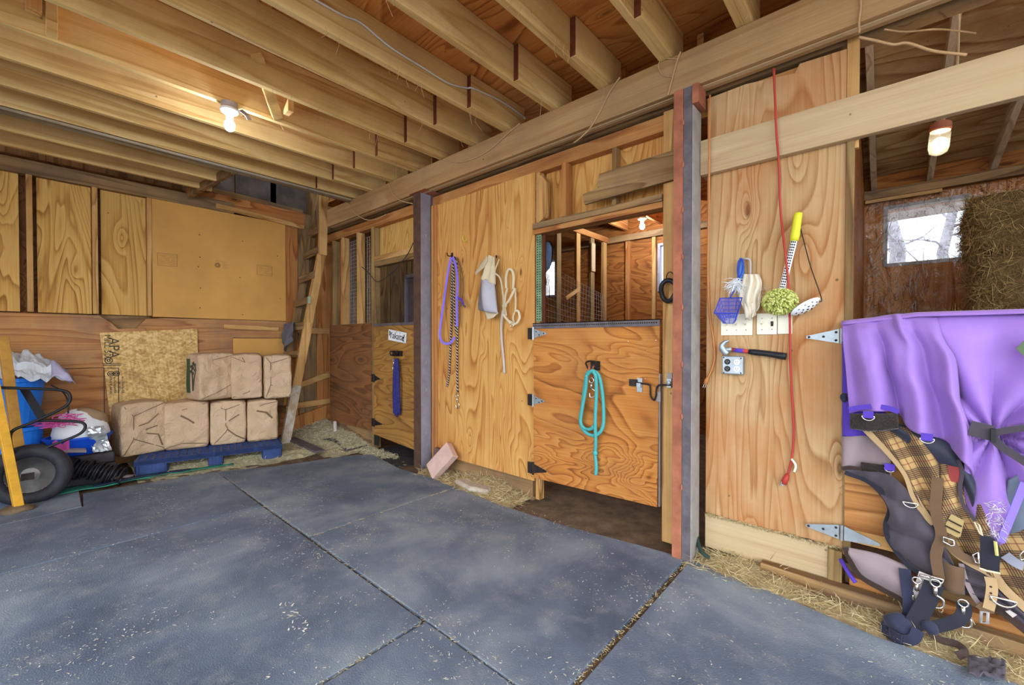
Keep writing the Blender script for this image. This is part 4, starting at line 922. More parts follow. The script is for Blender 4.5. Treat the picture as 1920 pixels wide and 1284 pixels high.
MB().ellipsoid(jc+Vector((-.005,0,-.115)), .021,.021,.03, 14, 8).build('bulb', emit('warm_bulb', (1,.90,.66,1), 45), t, smooth=True)
q = MB(); q.tube(smooth_path([jc, jc+Vector((.03,0,.06)), jc+Vector((.06,.02,.35)), jc+Vector((.06,.03,1.36))], 6), .006, 6); q.build('cord', M['tan'], t)
def cable(name, pts, r, mat, lab, cat, grp=None, n=6, sm=6):
    return tag(MB().tube(smooth_path(pts, sm), r, n).build(name, M[mat], smooth=True), lab, cat, grp)
cable('electric_cable', [at(540,-30,0,-2.262), at(640,27,0,-2.262), at(677,43,0,-2.262), at(730,87,0,-2.262), at(790,125,0,-2.262), at(841,156,0,-2.262), at(876,165,0,-2.255), at(888,166,0,-2.226), at(940,190,0,-2.226), at(978,216,0,-2.226), at(985,223,0,-2.222)], .006, 'porcelain', 'white electric cable stapled along a ceiling joist', 'cable')
Z2 = lambda x, y: atY(640+.33491*x, .33491*y, 2.494)
gt = 'tan cords looped along the main beam'
M['cord'] = plain('tan_cord', C(188,152,110), .8, 0, .15)
cable('cord', [Z2(1560,432), Z2(1500,520), Z2(1440,640), Z2(1390,720), Z2(1340,770), Z2(1300,800)], .005, 'cord', 'tan cord slanting down the beam face between the posts', 'cord', gt)
cable('cord', [Z2(1000,690), Z2(930,750), Z2(840,830), Z2(760,880), Z2(660,908), Z2(560,892)], .005, 'cord', 'tan cord drooping across the beam face below the white cable', 'cord', gt)
cable('cord', [Z2(265,1022), Z2(285,1080), Z2(330,1122), Z2(400,1140)], .005, 'cord', 'tan cord loop on the beam beside the grey steel post', 'cord', gt)
cable('cord', [Z2(40,1135), Z2(80,1195), Z2(140,1230), Z2(200,1225), Z2(250,1200)], .005, 'cord', 'tan cord loop on the beam above the bare studs', 'cord', gt)
cable('cord', [Z2(1900,290), Z2(1880,340), Z2(1850,450), Z2(1828,535)], .005, 'cord', 'tan cord running down the beam to the red post cap', 'cord', gt)
cable('cord', [Z2(1880,330), Z2(1800,330), Z2(1775,370), Z2(1800,420), Z2(1860,430)], .003, 'cord', 'thin tan cord loop on the beam near the red post cap', 'cord', gt)
Z3 = lambda x, y, v: atY(1280+.33491*x, .33491*y, v)
cable('cord', [Z3(985,208,2.54), Z3(1080,228,2.56), Z3(1180,250,2.58), Z3(1260,242,2.59), Z3(1400,285,2.60), Z3(1590,308,2.60)], .006, 'cord', 'frayed straw twine strung from the beam to the dusty board', 'cord', 'twine in the hay room corner')
cable('cord', [Z3(1130,165,2.6), Z3(1250,178,2.7), Z3(1400,165,2.7), Z3(1500,168,2.8), Z3(1640,186,2.9)], .004, 'cord', 'thin straw twine strung above the frayed one', 'cord', 'twine in the hay room corner')
cable('cord', [Z3(995,-60,2.494), Z3(997,40,2.494), Z3(988,120,2.494), Z3(988,185,2.494)], .005, 'cord', 'pale twine hanging down the beam above the plywood wall edge', 'cord', gt)
cable('cord', [Z2(-60,1560), Z2(-20,1600)], .004, 'cord', 'scrap of cord by the studs', 'cord') if False else None
cable('electric_cable', [atY(678,500,2.62), atY(690,560-50,2.62), atY(708,528,2.62), atY(735,510,2.62), atY(762,480,2.62), atY(775,455,2.62)], .005, 'darkbind', 'brown cable drooping in front of the far stall opening', 'cable')
# ------------------------------------------------------------------ tack on the plywood panel
PA = lambda x, y, o=.03: atY(x, y, 2.64-o)
def strap(name, pts, w, t_, mat, parent=None, up=(0,-1,0), sm=5):
    o = MB().ribbon(smooth_path(pts, sm), w, t_, up).build(name, M[mat], parent); return o
rope = NT('flecked_rope'); xx = rope.n('SeparateXYZ', i_0=rope.co((1,1,1), rand=False))
sw_ = rope.m('FRACT', rope.m('ADD', rope.m('MULTIPLY', xx.outputs[2], 34.0), rope.m('MULTIPLY', xx.outputs[0], 46.0)))
rope.col(rope.ramp(sw_, [(.45, C(44,38,40)), (.55, C(46,40,42)), (.6, C(206,190,172)), (.95, C(190,168,150))])); rope.set(Roughness=.9); M['fleckrope'] = rope.mat
def dangle_rope(name, pts, r, mat, parent=None):
    return MB().tube(smooth_path(pts, 6), r, 8).build(name, M[mat], parent, smooth=True)
def snap(parent, p, s=1.0, mat='chrome', d=(0,0,-1)):
    """small bolt snap hanging from p"""
    p = Vector(p); q = MB()
    q.tube([p+Vector((.012*s*math.cos(t), 0, .012*s*math.sin(t)-.012*s)) for t in [2*math.pi*k/12 for k in range(12)]], .0028*s, 6, closed=True)
    q.tube([p+Vector((0,0,-.024*s)), p+Vector((0,0,-.05*s))], .006*s, 8)
    q.tube(smooth_path([p+Vector((0,0,-.05*s)), p+Vector((.018*s,0,-.06*s)), p+Vector((.016*s,0,-.085*s)), p+Vector((-.006*s,0,-.09*s)), p+Vector((-.010*s,0,-.07*s))],4), .0035*s, 6)
    return q.build('snap', M[mat], parent, smooth=True)
hk = thing('coat_hook', 'small metal hook holding the purple strap and flecked rope', 'hook', PA(848,482))
q = MB(); b = PA(848,480,0); q.box(b.x-.012,b.x+.012,2.634,2.6398,b.z-.03,b.z+.03); q.tube(smooth_path([b+Vector((0,-.004,0)), b+Vector((0,-.05,-.005)), b+Vector((0,-.065,.02))],4), .005, 6); q.build('hook', M['dark_iron'], hk)
fr = thing('lead_rope', 'black and tan flecked lead rope with metal snap hanging on the tack panel', 'lead rope', PA(848,482))
dangle_rope('strand', [PA(850,481,.045), PA(847,530,.03), PA(846,600,.02), PA(844,660,.015), PA(842,700,.013), PA(838,724,.013)], .0095, 'fleckrope', fr)
dangle_rope('strand', [PA(852,481,.045), PA(857,500,.035), PA(858,560,.03), PA(857,640,.02), PA(857,700,.015), PA(858,736,.013)], .0095, 'fleckrope', fr)
dangle_rope('strand', [PA(849,483,.05), PA(851,540,.045), PA(852,590,.04), PA(855,625,.03)], .0095, 'fleckrope', fr)
snap(fr, PA(857,738,.015), 1.5)
ps_ = thing('strap', 'purple nylon strap looped over the hook on the tack panel', 'strap', PA(845,484))
M['lilac'] = cloth('lilac_nylon', C(140,116,230), .12)
strap('loop', [PA(846,482,.055), PA(840,510,.05), PA(833,560,.05), PA(826,610,.05), PA(825,632,.05), PA(832,643,.055), PA(844,643,.06), PA(853,632,.06)], .022, .004, 'lilac', ps_, up=(.35,-1,0))
strap('fall', [PA(849,482,.06), PA(855,500,.06), PA(858,530,.055), PA(857,560,.06), PA(857,612,.055)], .028, .004, 'lilac', ps_)
q = MB(); q.ellipsoid(PA(857,559,.065), .02,.014,.018, 12, 8); q.build('knot', M['lilac'], ps_, smooth=True)
strap('tab', [PA(858,557,.07), PA(866,563,.08), PA(869,572,.075)], .02, .004, 'violet', ps_); strap('leather_tip', [PA(864,567,.07), PA(873,576,.065)], .018, .005, 'brownweb', ps_)
cable('electric_cable', [PA(856,482,.03), PA(866,510,.02), PA(869,540,.02), PA(864,575,.02)], .003, 'brownweb', 'thin brown leather thong curving beside the purple strap', 'thong')
q = MB(); q.tube(smooth_path([PA(868,441,.01), PA(868,449,.03), PA(872,452,.04), PA(875,447,.04)],4), .004, 6); tag(q.build('screw_hook', plain('yellow_hook', C(222,210,70), .5), smooth=True), 'small yellow screw hook high on the tack panel', 'hook')
# canvas muzzle bag
fb = thing('feed_muzzle', 'beige and grey canvas muzzle bag hanging on the tack panel', 'muzzle bag', PA(925,485))
M['canvas'] = cloth('beige_canvas', C(206,190,158), .14); M['greyvinyl'] = plain('grey_vinyl', C(178,174,184), .5, 0, .08); M['greymesh'] = cloth('grey_mesh_cloth', C(112,112,118), .25)
def sheet(name, top, bot, mat, parent, disp, nu=16, nv=18, solid=.004, base=2.6, px=True, sub=0):
    """hanging cloth between an upper and a lower edge (photo measures on the plane y=base), pushed along y by disp(a, b)"""
    tp_ = [atY(x, y, base) for x, y in top]; bt_ = [atY(x, y, base) for x, y in bot]
    def fn(a, b):
        p = poly_at(tp_, a).lerp(poly_at(bt_, a), b); d = disp(a, b)
        return p + Vector((0, d, 0))
    return MB().grid(fn, nu, nv).build(name, M[mat], parent, smooth=True, solid=solid, sub=sub)
sheet('grey_side', [(906,515),(922,505)], [(899,570),(906,582),(935,588)], 'greymesh', fb, lambda a, b: -.015-.05*math.sin(math.pi*a)*(.4+.6*b), base=2.63)
sheet('vinyl_front', [(914,522),(938,530)], [(915,572),(925,585),(944,588)], 'greyvinyl', fb, lambda a, b: -.07-.06*math.sin(math.pi*a)*math.sin(.5+2*b), base=2.63)
sheet('canvas_top', [(926,480),(938,484)], [(913,524),(940,535)], 'canvas', fb, lambda a, b: -.06-.05*math.sin(math.pi*a)*b-.015*math.sin(9*a), base=2.63)
sheet('flap', [(899,511),(925,482)], [(902,517),(921,504),(929,490)], 'canvas', fb, lambda a, b: -.05-.03*a-.02*b, base=2.63, nu=12, nv=4)
sheet('bottom_hem', [(918,583),(944,587)], [(926,600),(937,596)], 'canvas', fb, lambda a, b: -.06-.02*b, base=2.63, nu=6, nv=4)
strap('edge_strap', [PA(936,486,.10), PA(928,510,.13), PA(938,522,.14), PA(944,560,.11), PA(943,588,.07)], .012, .006, 'canvas', fb)
q = MB(); q.tube(smooth_path([PA(930,481,.0), PA(931,479,.05), PA(931,483,.07)],4), .005, 6); q.build('nail', M['dark_iron'], fb)
# halter
M['offwhite'] = cloth('off_white_webbing', C(220,204,172), .12)
ht = thing('halter', 'off-white webbing halter hanging beside the muzzle bag', 'halter', PA(957,508))
strap('crown_loop', [PA(949,540,.03), PA(949,518,.04), PA(953,506,.05), PA(959,506,.05), PA(963,518,.04), PA(962,542,.03)], .018, .004, 'offwhite', ht, up=(.5,-1,.2))
strap('cheek', [PA(966,540,.04), PA(956,560,.05), PA(947,575,.05), PA(949,592,.04)], .02, .004, 'offwhite', ht)
strap('cheek', [PA(951,540,.03), PA(947,560,.03), PA(945,578,.035)], .018, .004, 'offwhite', ht)
strap('throat', [PA(966,542,.035), PA(967,565,.03), PA(966,582,.03), PA(962,595,.03), PA(964,606,.03)], .014, .004, 'offwhite', ht)
strap('nose_loop', [PA(949,596,.04), PA(958,606,.045), PA(968,606,.05), PA(974,596,.05), PA(972,584,.045), PA(966,582,.04)], .018, .004, 'offwhite', ht, up=(.3,-1,.2))
strap('chin', [PA(946,575,.055), PA(944,588,.05), PA(952,600,.05), PA(962,606,.05)], .018, .004, 'offwhite', ht)
q = MB(); q.ellipsoid(PA(946,573,.06), .022,.02,.02, 10, 8); q.build('knot', M['offwhite'], ht, smooth=True)
q = MB(); q.tube([PA(960,610,.05)+Vector((.016*math.cos(t),0,.02*math.sin(t))) for t in [2*math.pi*k/12 for k in range(12)]], .003, 6, closed=True); q.build('buckle_ring', M['chrome'], ht, smooth=True)
q = MB(); q.tube(smooth_path([PA(957,503,.0), PA(957,504,.05)],3), .004, 6); q.build('nail', M['dark_iron'], ht)
dangle_rope('rope_tail', [PA(943,582,.05), PA(940,610,.03), PA(941,640,.02), PA(944,670,.018), PA(946,700,.018)], .011, 'palegrey', ht)
# teal rope on the stall door, blue rope on the far door
M['teal'] = None
t = NT('teal_rope'); xx = t.n('SeparateXYZ', i_0=t.co((1,1,1), rand=False)); s_ = t.m('FRACT', t.m('ADD', t.m('MULTIPLY', xx.outputs[2], 90.0), t.m('MULTIPLY', xx.outputs[0], 120.0)))
t.col(t.ramp(s_, [(.1, C(74,172,172)), (.5, C(104,200,196)), (.9, C(70,160,164))])); t.bump(s_, .5, .004); t.set(Roughness=.85); M['teal'] = t.mat
PD = lambda x, y, o=.04: atY(x, y, 2.615-o)
tr = thing('lead_rope', 'coiled teal lead rope hanging on the orange stall door', 'lead rope', PD(1110,695))
dangle_rope('coil', [PD(1118,700,.05), PD(1110,696,.06), PD(1101,700,.06), PD(1097,720,.05), PD(1092,760,.035), PD(1088,785,.03), PD(1092,803,.03), PD(1104,814,.035), PD(1117,816,.04), PD(1128,806,.04), PD(1132,785,.035), PD(1130,740,.04), PD(1124,708,.055), PD(1116,697,.065), PD(1108,696,.07), PD(1101,704,.065)], .0125, 'teal', tr)
dangle_rope('coil', [PD(1100,702,.075), PD(1098,730,.06), PD(1091,770,.05), PD(1089,792,.045), PD(1096,803,.045), PD(1108,804,.05), PD(1114,798,.05)], .0125, 'teal', tr)
dangle_rope('tail', [PD(1112,697,.085), PD(1117,706,.08), PD(1118,740,.065), PD(1116,790,.06), PD(1117,830,.04), PD(1116,850,.03), PD(1118,875,.028), PD(1117,890,.028)], .0125, 'teal', tr)
q = MB(); q.ellipsoid(PD(1116,849,.03), .02,.018,.02, 12, 8); q.build('knot', M['teal'], tr, smooth=True)
snap(tr, PD(1109,708,.05), 1.5)
br = thing('lead_rope', 'folded dark blue lead rope hanging below the name sign', 'lead rope', atY(742,668,2.62))
M['bluerope'] = plain('navy_rope', C(54,52,118), .9, 0, .4, 60, .5)
for k in range(5):
    dx = k*2.6-4
    dangle_rope('strand', [atY(742+dx*.5,672,2.60), atY(742+dx*.8,700,2.595-.01*(k%2)), atY(742+dx,740,2.60-.012*(k%2)), atY(743+dx,775+3*(k%3),2.612)], .0125, 'bluerope', br)
q = MB()
for ox in (-6, 2):
    q.tube([atY(740+ox,662,2.60)+Vector((.03*math.cos(t),0,.022*math.sin(t))) for t in [2*math.pi*k/14 for k in range(14)]], .008, 6, closed=True)
q.box(*sorted((atY(735,664,2.62).x, atY(752,664,2.62).x)), 2.625, 2.6375, 1.10, 1.16); hkk = q.build('double_hook', M['dark_iron'], smooth=False); tag(hkk, 'black iron double ring hook on the far stall door', 'hook')
snap(br, atY(738,672,2.59), 1.3)
# black rubber loop on the jamb
rl = thing('rubber_loop', 'black rubber hose loop hanging from a ring beside the red post', 'hose loop', atY(1250,545,2.6))
q = MB(); c = atY(1253,545,2.595); q.tube([c+Vector((.045*math.cos(t), .01*math.sin(2*t), .065*math.sin(t))) for t in [2*math.pi*k/20 for k in range(20)]], .014, 8, closed=True); q.build('loop', M['black_plastic'], rl, smooth=True)
q = MB(); c = c+Vector((.008,.005,.085)); q.tube([c+Vector((.022*math.cos(t), 0, .03*math.sin(t))) for t in [2*math.pi*k/16 for k in range(16)]], .003, 6, closed=True); q.build('ring', M['dark_iron'], rl, smooth=True)
# ------------------------------------------------------------------ tools and electrics on the pale plywood wall
PB = lambda x, y, o=.02: atY(x, y, 2.64-o)
M['orange'] = plain('orange_cord', C(198,128,72), .6, 0, .1); M['red'] = plain('red_cord', C(182,62,52), .5, 0, .1)
oc_ = thing('extension_cord', 'orange extension cord hanging beside the red steel post', 'cord', PB(1330,400))
MB().tube(smooth_path([PB(1331,178,.06), PB(1330,260,.07), PB(1329,400,.045), PB(1327,500,.02), PB(1330,580,.015), PB(1338,640,.012), PB(1340,668,.012), PB(1335,692,.015), PB(1327,708,.02)],6), .0055, 6).build('cord', M['orange'], oc_, smooth=True)
q = MB(); a, b = PB(1327,707,.02), PB(1322,720,.025); q.tube([a, a.lerp(b,.4), b], [.006,.011,.011], 8); q.build('plug', M['orange'], oc_, smooth=True)
q = MB(); d = (b-a).normalized()
for s in (-.005, .005): q.bar(b+Vector((s,0,0)), b+Vector((s,0,0))+d*.022, .004, .0015)
tag(q.build('prongs', M['chrome'], oc_), kind='stuff')
rc = thing('extension_cord', 'red extension cord hanging down the plywood wall past the yellow brush', 'cord', PB(1480,500))
MB().tube(smooth_path([PB(1451,128,.09), PB(1453,180,.075), PB(1456,250,.065), PB(1460,300,.065), PB(1464,400,.03), PB(1473,480,.065), PB(1479,540,.06), PB(1481,600,.03), PB(1482,680,.025), PB(1487,780,.015), PB(1488,820,.015), PB(1484,862,.015), PB(1477,890,.02)],6), .0058, 8).build('cord', M['red'], rc, smooth=True)
q = MB(); q.tube([PB(1477,889,.02), PB(1473,898,.022), PB(1469,907,.025)], [.009,.015,.014], 10); q.build('socket', M['red'], rc, smooth=True)
q = MB(); q.tube(smooth_path([PB(1484,860,.02), PB(1492,872,.025), PB(1489,885,.03)],4), .006, 6); q.build('tie', M['ivory'], rc, smooth=True)
q = MB(); q.tube([PB(1468,903,.024), PB(1466.5,910,.026)], .012, 10); q.build('socket_face', M['greysteel'], rc)
def plate(name, x0, y0, x1, y1, lab, toggles, dead=(), dup_=None):
    a, b = PB(x0, y0, 0), PB(x1, y1, 0); t = thing(name, lab, 'switch plate', (a+b)/2, 'ivory wall plates')
    MB().box(a.x, b.x, 2.631, 2.6395, b.z, a.z).build('plate', M['ivory'], t, bevel=.003)
    for u in toggles:
        x = lerp(a.x, b.x, u); z = (a.z+b.z)/2
        q = MB(); q.box(x-.006,x+.006,2.6285,2.6305,z-.013,z+.013); q.bar((x,2.63,z),(x,2.612,z+.009),.007,.009); o = q.build('toggle', M['darkbind' if u in dead else 'ivory'], t)
        for s in (-.03, .03):
            q = MB(); q.ellipsoid((x,2.6305,z+s), .0035,.0015,.0035, 8, 5); q.build('screw', M['greysteel'], t)
    return t
plate('switch_plate', 1352.5, 590, 1411.5, 628.5, 'ivory triple switch plate under the blue fish net', (.2,.5,.8))
plate('switch_plate', 1419.5, 588, 1457, 627, 'ivory double switch plate under the yellow-green duster', (.27,.77), (.77,))
plate('blank_plate', 1458.5, 588, 1485.5, 626, 'ivory blank wall plate behind the red cord', ())
ob_ = thing('outlet_box', 'grey metal outlet box with two black and two white sockets', 'outlet box', PB(1377,683))
a, b = PB(1357.5,666.5,0), PB(1397,702,0); MB().box(a.x, b.x, 2.595, 2.6395, b.z, a.z).build('box', M['galv'], ob_, bevel=.006)
for i, (u, mm) in enumerate(((.27,'black_plastic'),(.71,'white'))):
    for v in (.32, .70):
        x, z = lerp(a.x,b.x,u), lerp(a.z,b.z,v)
        q = MB(); q.lathe([(.0,.0025),(.0155,.002),(.0165,0)], (x,2.595,z), 16, Matrix.Rotation(math.radians(90),3,'X')); o = q.build('socket', M[mm], ob_)
        q = MB()
        for s in (-.005,.005): q.box(x+s-.001,x+s+.001,2.5915,2.5922,z-.001,z+.006)
        q.lathe([(0,.0008),(.002,.0006)], (x,2.5924,z-.006), 8, Matrix.Rotation(math.radians(90),3,'X')); tag(q.build('slots', M['greysteel' if i == 0 else 'black_plastic'], o), kind='stuff')
for u, v in ((.1,.1),(.9,.12),(.9,.9),(.1,.92)):
    q = MB(); q.ellipsoid((lerp(a.x,b.x,u),2.595,lerp(a.z,b.z,v)), .004,.0015,.004, 8, 5); q.build('screw', M['dark_iron'], ob_)
# hammer on top of the outlet box
hm = thing('hammer', 'claw hammer with red and black handle resting above the outlet box', 'hammer', PB(1410,660))
MB().tube([PB(1369,655,.035), PB(1385,657,.035), PB(1405,659,.035)], [.012,.011,.012], 10).build('neck', M['red'], hm, smooth=True)
MB().tube([PB(1376,656,.034), PB(1394,658,.034)], [.0125,.0125], 10).build('sticker', M['violet'], hm, smooth=True)
MB().tube([PB(1404,659,.035), PB(1412,660,.035), PB(1440,663,.035), PB(1465,667,.035), PB(1474,668.5,.035)], [.013,.0165,.016,.018,.018], 12).build('grip', M['black_plastic'], hm, smooth=True)
q = MB(); q.tube(smooth_path([PB(1364,664,.04), PB(1356,656,.045), PB(1354,648,.05), PB(1360,641,.05), PB(1367,638.5,.05)],4), [.016,.017,.018,.018,.018,.018,.017,.016,.015,.014,.013,.012,.011,.010,.008,.006,.003][:17], 10); q.tube([PB(1357,655,.04), PB(1372,655,.037)], [.014,.013], 10); q.build('head', M['galv'], hm, smooth=True)
# dish brush, net, glove
hb2 = thing('wire_hook', 'pale metal hook loop holding the white glove', 'hook', PB(1400,490))
MB().tube(smooth_path([PB(1393,505,.006), PB(1393,489,.012), PB(1397,485,.03), PB(1404,486,.035), PB(1407,492,.035), PB(1407,520,.03)],5), .0055, 8).build('hook', M['palegrey'], hb2, smooth=True)
db = thing('dish_brush', 'scrub brush with blue handle and splayed white bristles', 'brush', PB(1390,520))
MB().tube([PB(1389,484,.03), PB(1390,500,.032), PB(1389,520,.034), PB(1386,532,.036)], [.008,.017,.018,.014], 10).build('handle', plain('mid_blue_handle', C(74,118,190), .45), db, smooth=True)
q = MB(); c = PB(1384,528,.05)
for k in range(220):
    th = rnd(-2.75, -1.1) if k % 3 else rnd(-3.2,-.2); L_ = rnd(.05,.085); d = Vector((math.cos(th), rnd(-.5,.3), math.sin(th)*.9)); q.blade(c+Vector((rnd(-.02,.015),rnd(-.015,.015),rnd(-.02,.02))), d, L_, .003)
tag(q.build('bristles', M['white'], db), kind='stuff')
nt = thing('fish_net', 'small blue aquarium net hanging over the switch plate', 'net', PB(1370,560)); M['netblue'] = plain('net_blue', C(44,70,186), .6, 0, .1)
q = MB(); q.tube(smooth_path([PB(1390,486,.05), PB(1385,490,.055), PB(1383,508,.055), PB(1386,520,.05), PB(1392,508,.05), PB(1394,492,.05), PB(1389,485,.05)],5), .004, 6); q.tube(smooth_path([PB(1386,518,.05), PB(1380,535,.055), PB(1372,552,.06), PB(1369,558,.06)],4), .0045, 6); q.build('handle', M['netblue'], nt, smooth=True)
fc = [PB(1346,560,.09), PB(1391,559,.06), PB(1386,583,.10), PB(1340,588,.13)]; fc = [PB(1350,559,.05), PB(1391,558,.05), PB(1384,587,.12), PB(1339,587,.12)]
q = MB(); q.tube(fc, .0035, 6, closed=True); q.build('frame', M['netblue'], nt, smooth=True)
netm = NT('blue_netting'); netm.set(Alpha=.42, Roughness=.5); netm.col(C(64,86,214)); M['netting'] = netm.mat
bot = PB(1369,601,.07)
q = MB()
def netf(a, b):
    k = a*4; i = int(min(3, k)); p = fc[i].lerp(fc[(i+1) % 4], k-i); s = bot + (p-(fc[0]+fc[2])/2)*.35
    return p.lerp(s, b) + Vector((mnoise.noise(p*40+Vector((0,0,b*3))), 0, 0))*.012*b + Vector((0,0,-.02*b*math.sin(3*b)))
q.grid(netf, 24, 8); q.build('netting', M['netting'], nt, smooth=True)
q = MB()
for k in range(10): q.tube([netf(k/10, b/6) for b in range(7)], .0012, 4)
for k in range(1, 6): q.tube([netf(a/20, k/6) for a in range(21)], .0012, 4)
tag(q.build('mesh_lines', M['netblue'], nt), kind='stuff')
gv = thing('cloth_glove', 'crumpled off-white cloth glove with frayed edge on the hook loop', 'glove', PB(1408,550))
M['glove'] = cloth('off_white_cotton', C(234,222,200), .1)
def glv(a, b):
    w = math.sin(math.pi*min(1, .12+b*.95))**.6
    x = lerp(1393, 1429, a) ; x = 1408 + (x-1411)*(.35+.75*w) + 2*math.sin(9*b); y = lerp(514, 594, b) + 5*math.sin(3*a+1)*b
    return PB(x, y, .035+.035*math.sin(math.pi*a)+.014*math.sin(a*17+3*b)+.01*math.sin(11*b+a*5))
MB().grid(glv, 30, 30).build('glove', M['glove'], gv, smooth=True, solid=.005)
q = MB()
for k, (x0, x1, yb) in enumerate(((1399,1401,598),(1403,1407,600),(1411,1414,592))):
    q.tube(smooth_path([PB(x0,568,.06), PB((x0+x1)/2,582,.06), PB(x1,yb,.045)],4), [.012]*8+[.006], 8)
q.build('fingers', M['glove'], gv, smooth=True)
q = MB()
for k in range(50): q.blade(PB(rnd(1420,1432), rnd(530,570), .05), (rnd(.2,1),rnd(-.3,.3),rnd(-1,.1)), rnd(.015,.035), .0012)
tag(q.build('frayed_threads', M['glove'], gv), kind='stuff')
# duster with yellow grip and perforated tube
ds = thing('duster', 'duster with yellow grip, dotted tube and yellow-green chenille head', 'duster', PB(1475,500))
a, b = PB(1462,560,.055), PB(1489,452,.05); top = PB(1497,399,.05)
MB().tube([b, b.lerp(top,.15), b.lerp(top,.9), top], [.019,.021,.019,.017], 12).build('grip', plain('lime_yellow', C(224,222,52), .45, 0, .06), ds, smooth=True)
q = MB(); q.lathe([(.0,.002),(.012,.0015),(.013,0)], top+Vector((0,-.004,.0)), 12); q.build('end_cap', M['darkbind'], ds)
q = MB(); q.tube([a, b], .0145, 12); d = (b-a); L_ = d.length; d.normalize(); q.m = 1
for k in range(22):
    for s in (-1, 0, 1):
        p = a + d*(L_*(k+.5)/22); n = Vector((s*.62, -1, 0)); n = (n-d*n.dot(d)).normalized(); q.ellipsoid(p+n*.0138, .0034,.0034,.0052, 6, 4)
q.build('dotted_tube', [M['white'], M['black']], ds)
M['chenille'] = strawmat('chenille', C(150,156,70), C(196,200,110), C(222,224,150))
q = MB(); c = PB(1462,562,.07)
q.ellipsoid(c, .062,.045,.05, 14, 10)
for k in range(420):
    v = Vector((random.gauss(0,1), random.gauss(0,1)-.6, random.gauss(0,1))).normalized(); p = c+Vector((v.x*.062, v.y*.045, v.z*.05))
    e = p + Vector((v.x*.02, v.y*.02, v.z*.02-.012)); q.tube([p, p.lerp(e,.6)+v*.004, e], [.0045,.0055,.003], 5)
tag(q.build('chenille_head', M['chenille'], ds), kind='stuff')
# skimmer ladle
lk = thing('skimmer', 'white perforated skimmer spoon with a long thin wire handle', 'skimmer', PB(1520,550))
MB().tube(smooth_path([PB(1501,428,.01), PB(1504,440,.02), PB(1520,500,.04), PB(1540,558,.06), PB(1536,566,.06)],5), .0028, 6).build('wire_handle', M['dark_iron'], lk, smooth=True)
c = PB(1510,575,.075); e1 = (PB(1538,560,.06)-PB(1483,590,.09)); R_ = e1.length/2; e1.normalize(); e2 = Vector((.25,-.75,.62)); e2 = (e2-e1*e2.dot(e1)).normalized(); e3 = e1.cross(e2)
q = MB(); n = 28
for s in (0, -.004):
    pass
def dish(a, b, off=0): th = 2*math.pi*a; r = R_*b; return c + e1*r*math.cos(th) + e2*r*.62*math.sin(th) + e3*(.018*(1-b*b)+off)
q.grid(lambda a, b: dish(a, max(b,.001)), n, 6); q.build('bowl', M['white'], lk, smooth=True, solid=.003)
q = MB(); hs = -1 if (e3.y > 0) else 1
for r, k in ((.0,1),(.38,6),(.7,9)):
    for i in range(k):
        p0 = dish(i/k+.03, r); 
        for o_ in (.0022, -.0022): q.prism([p0 + e3*o_ + e1*.0045*math.cos(t) + e2*.0045*math.sin(t) for t in [2*math.pi*j/8 for j in range(8)]], e3*(.0004 if o_ > 0 else -.0004))
tag(q.build('holes', M['dark_iron'], lk), kind='stuff')
q = MB(); q.ellipsoid(PB(1500,425,.008), .004,.008,.004, 8, 5); q.build('nail', M['dark_iron'], lk)
# gate strap hinges
def gate_hinge(L0, tip, c, lab, both=True):
    t = thing('gate_strap', lab, 'strap hinge', c, 'galvanised strap hinges of the gate'); tip = Vector(tip); c = Vector(c)
    MB().prism([tip+Vector((0,0,.006)), tip+Vector((0,0,-.006)), c+Vector((-.01,0,-.035)), c+Vector((-.01,0,.035))], (0,-.004,0)).build('wall_strap', M['galv'], t)
    MB().tube([c+Vector((0,-.003,-.038)), c+Vector((0,-.003,.038))], .007, 10).build('barrel', M['galv'], t)
    if both:
        e = at(1650,1021,1,tip.y); MB().prism([e+Vector((0,0,.006)), e+Vector((0,0,-.006)), c+Vector((.01,0,-.035)), c+Vector((.01,0,.035))], (0,-.004,0)).build('gate_strap', M['galv'], t)
    q = MB()
    for f in (.08,.5,.85):
        for s in ((0,) if f < .7 else (-.02,.02)): q.ellipsoid(tip.lerp(c, f)+Vector((0,-.005,s)), .006,.003,.006, 8, 5)
    tag(q.build('screws', M['dark_iron'], t), kind='stuff')
gate_hinge(0, PB(1512,632,.001), PB(1578,630,.001)+Vector((.0,0,0)), 'upper galvanised strap hinge pointing away from the purple blanket', False)
gate_hinge(0, PB(1511,984,.036), PB(1578,998,.036), 'lower galvanised strap hinge of the gate near the kick board')
# ------------------------------------------------------------------ windows, plastic, outside
glass = NT('window_glass'); glass.set(Roughness=.02, Alpha=.12, Specular_IOR_Level=.5); glass.col((.9,.95,1,1)); M['glass'] = glass.mat
for i, (x0, x1, z0, z1) in enumerate(WIN):
    w = bpy.data.objects.new('window_%d' % (i+1), None); COL.objects.link(w); w.location = ((x0+x1)/2, RY, z0); struct(w)
    q = MB(); t_ = .035
    for a in ((x0,x0+t_,z0,z1),(x1-t_,x1,z0,z1),(x0+t_,x1-t_,z0,z0+t_),(x0+t_,x1-t_,z1-t_,z1)): q.box(a[0],a[1],RY-.02,RY+.07,a[2],a[3])
    q.build('window_frame', M['greysteel'] if i == 2 else M['bluesteel'], w); MB().box(x0+t_,x1-t_,RY+.03,RY+.034,z0+t_,z1-t_).build('pane', M['glass'], w)
plz = NT('clear_plastic'); pn = plz.noise(plz.co((7,7,4), rand=False), 1, 4, .6, 1.8); bp = plz.n('Bump'); plz.put(bp.inputs['Height'], pn); bp.inputs['Strength'].default_value = 1.0; bp.inputs['Distance'].default_value = .07
lw = plz.n('LayerWeight'); lw.inputs['Blend'].default_value = .3; plz.put(lw.inputs['Normal'], bp.outputs[0])
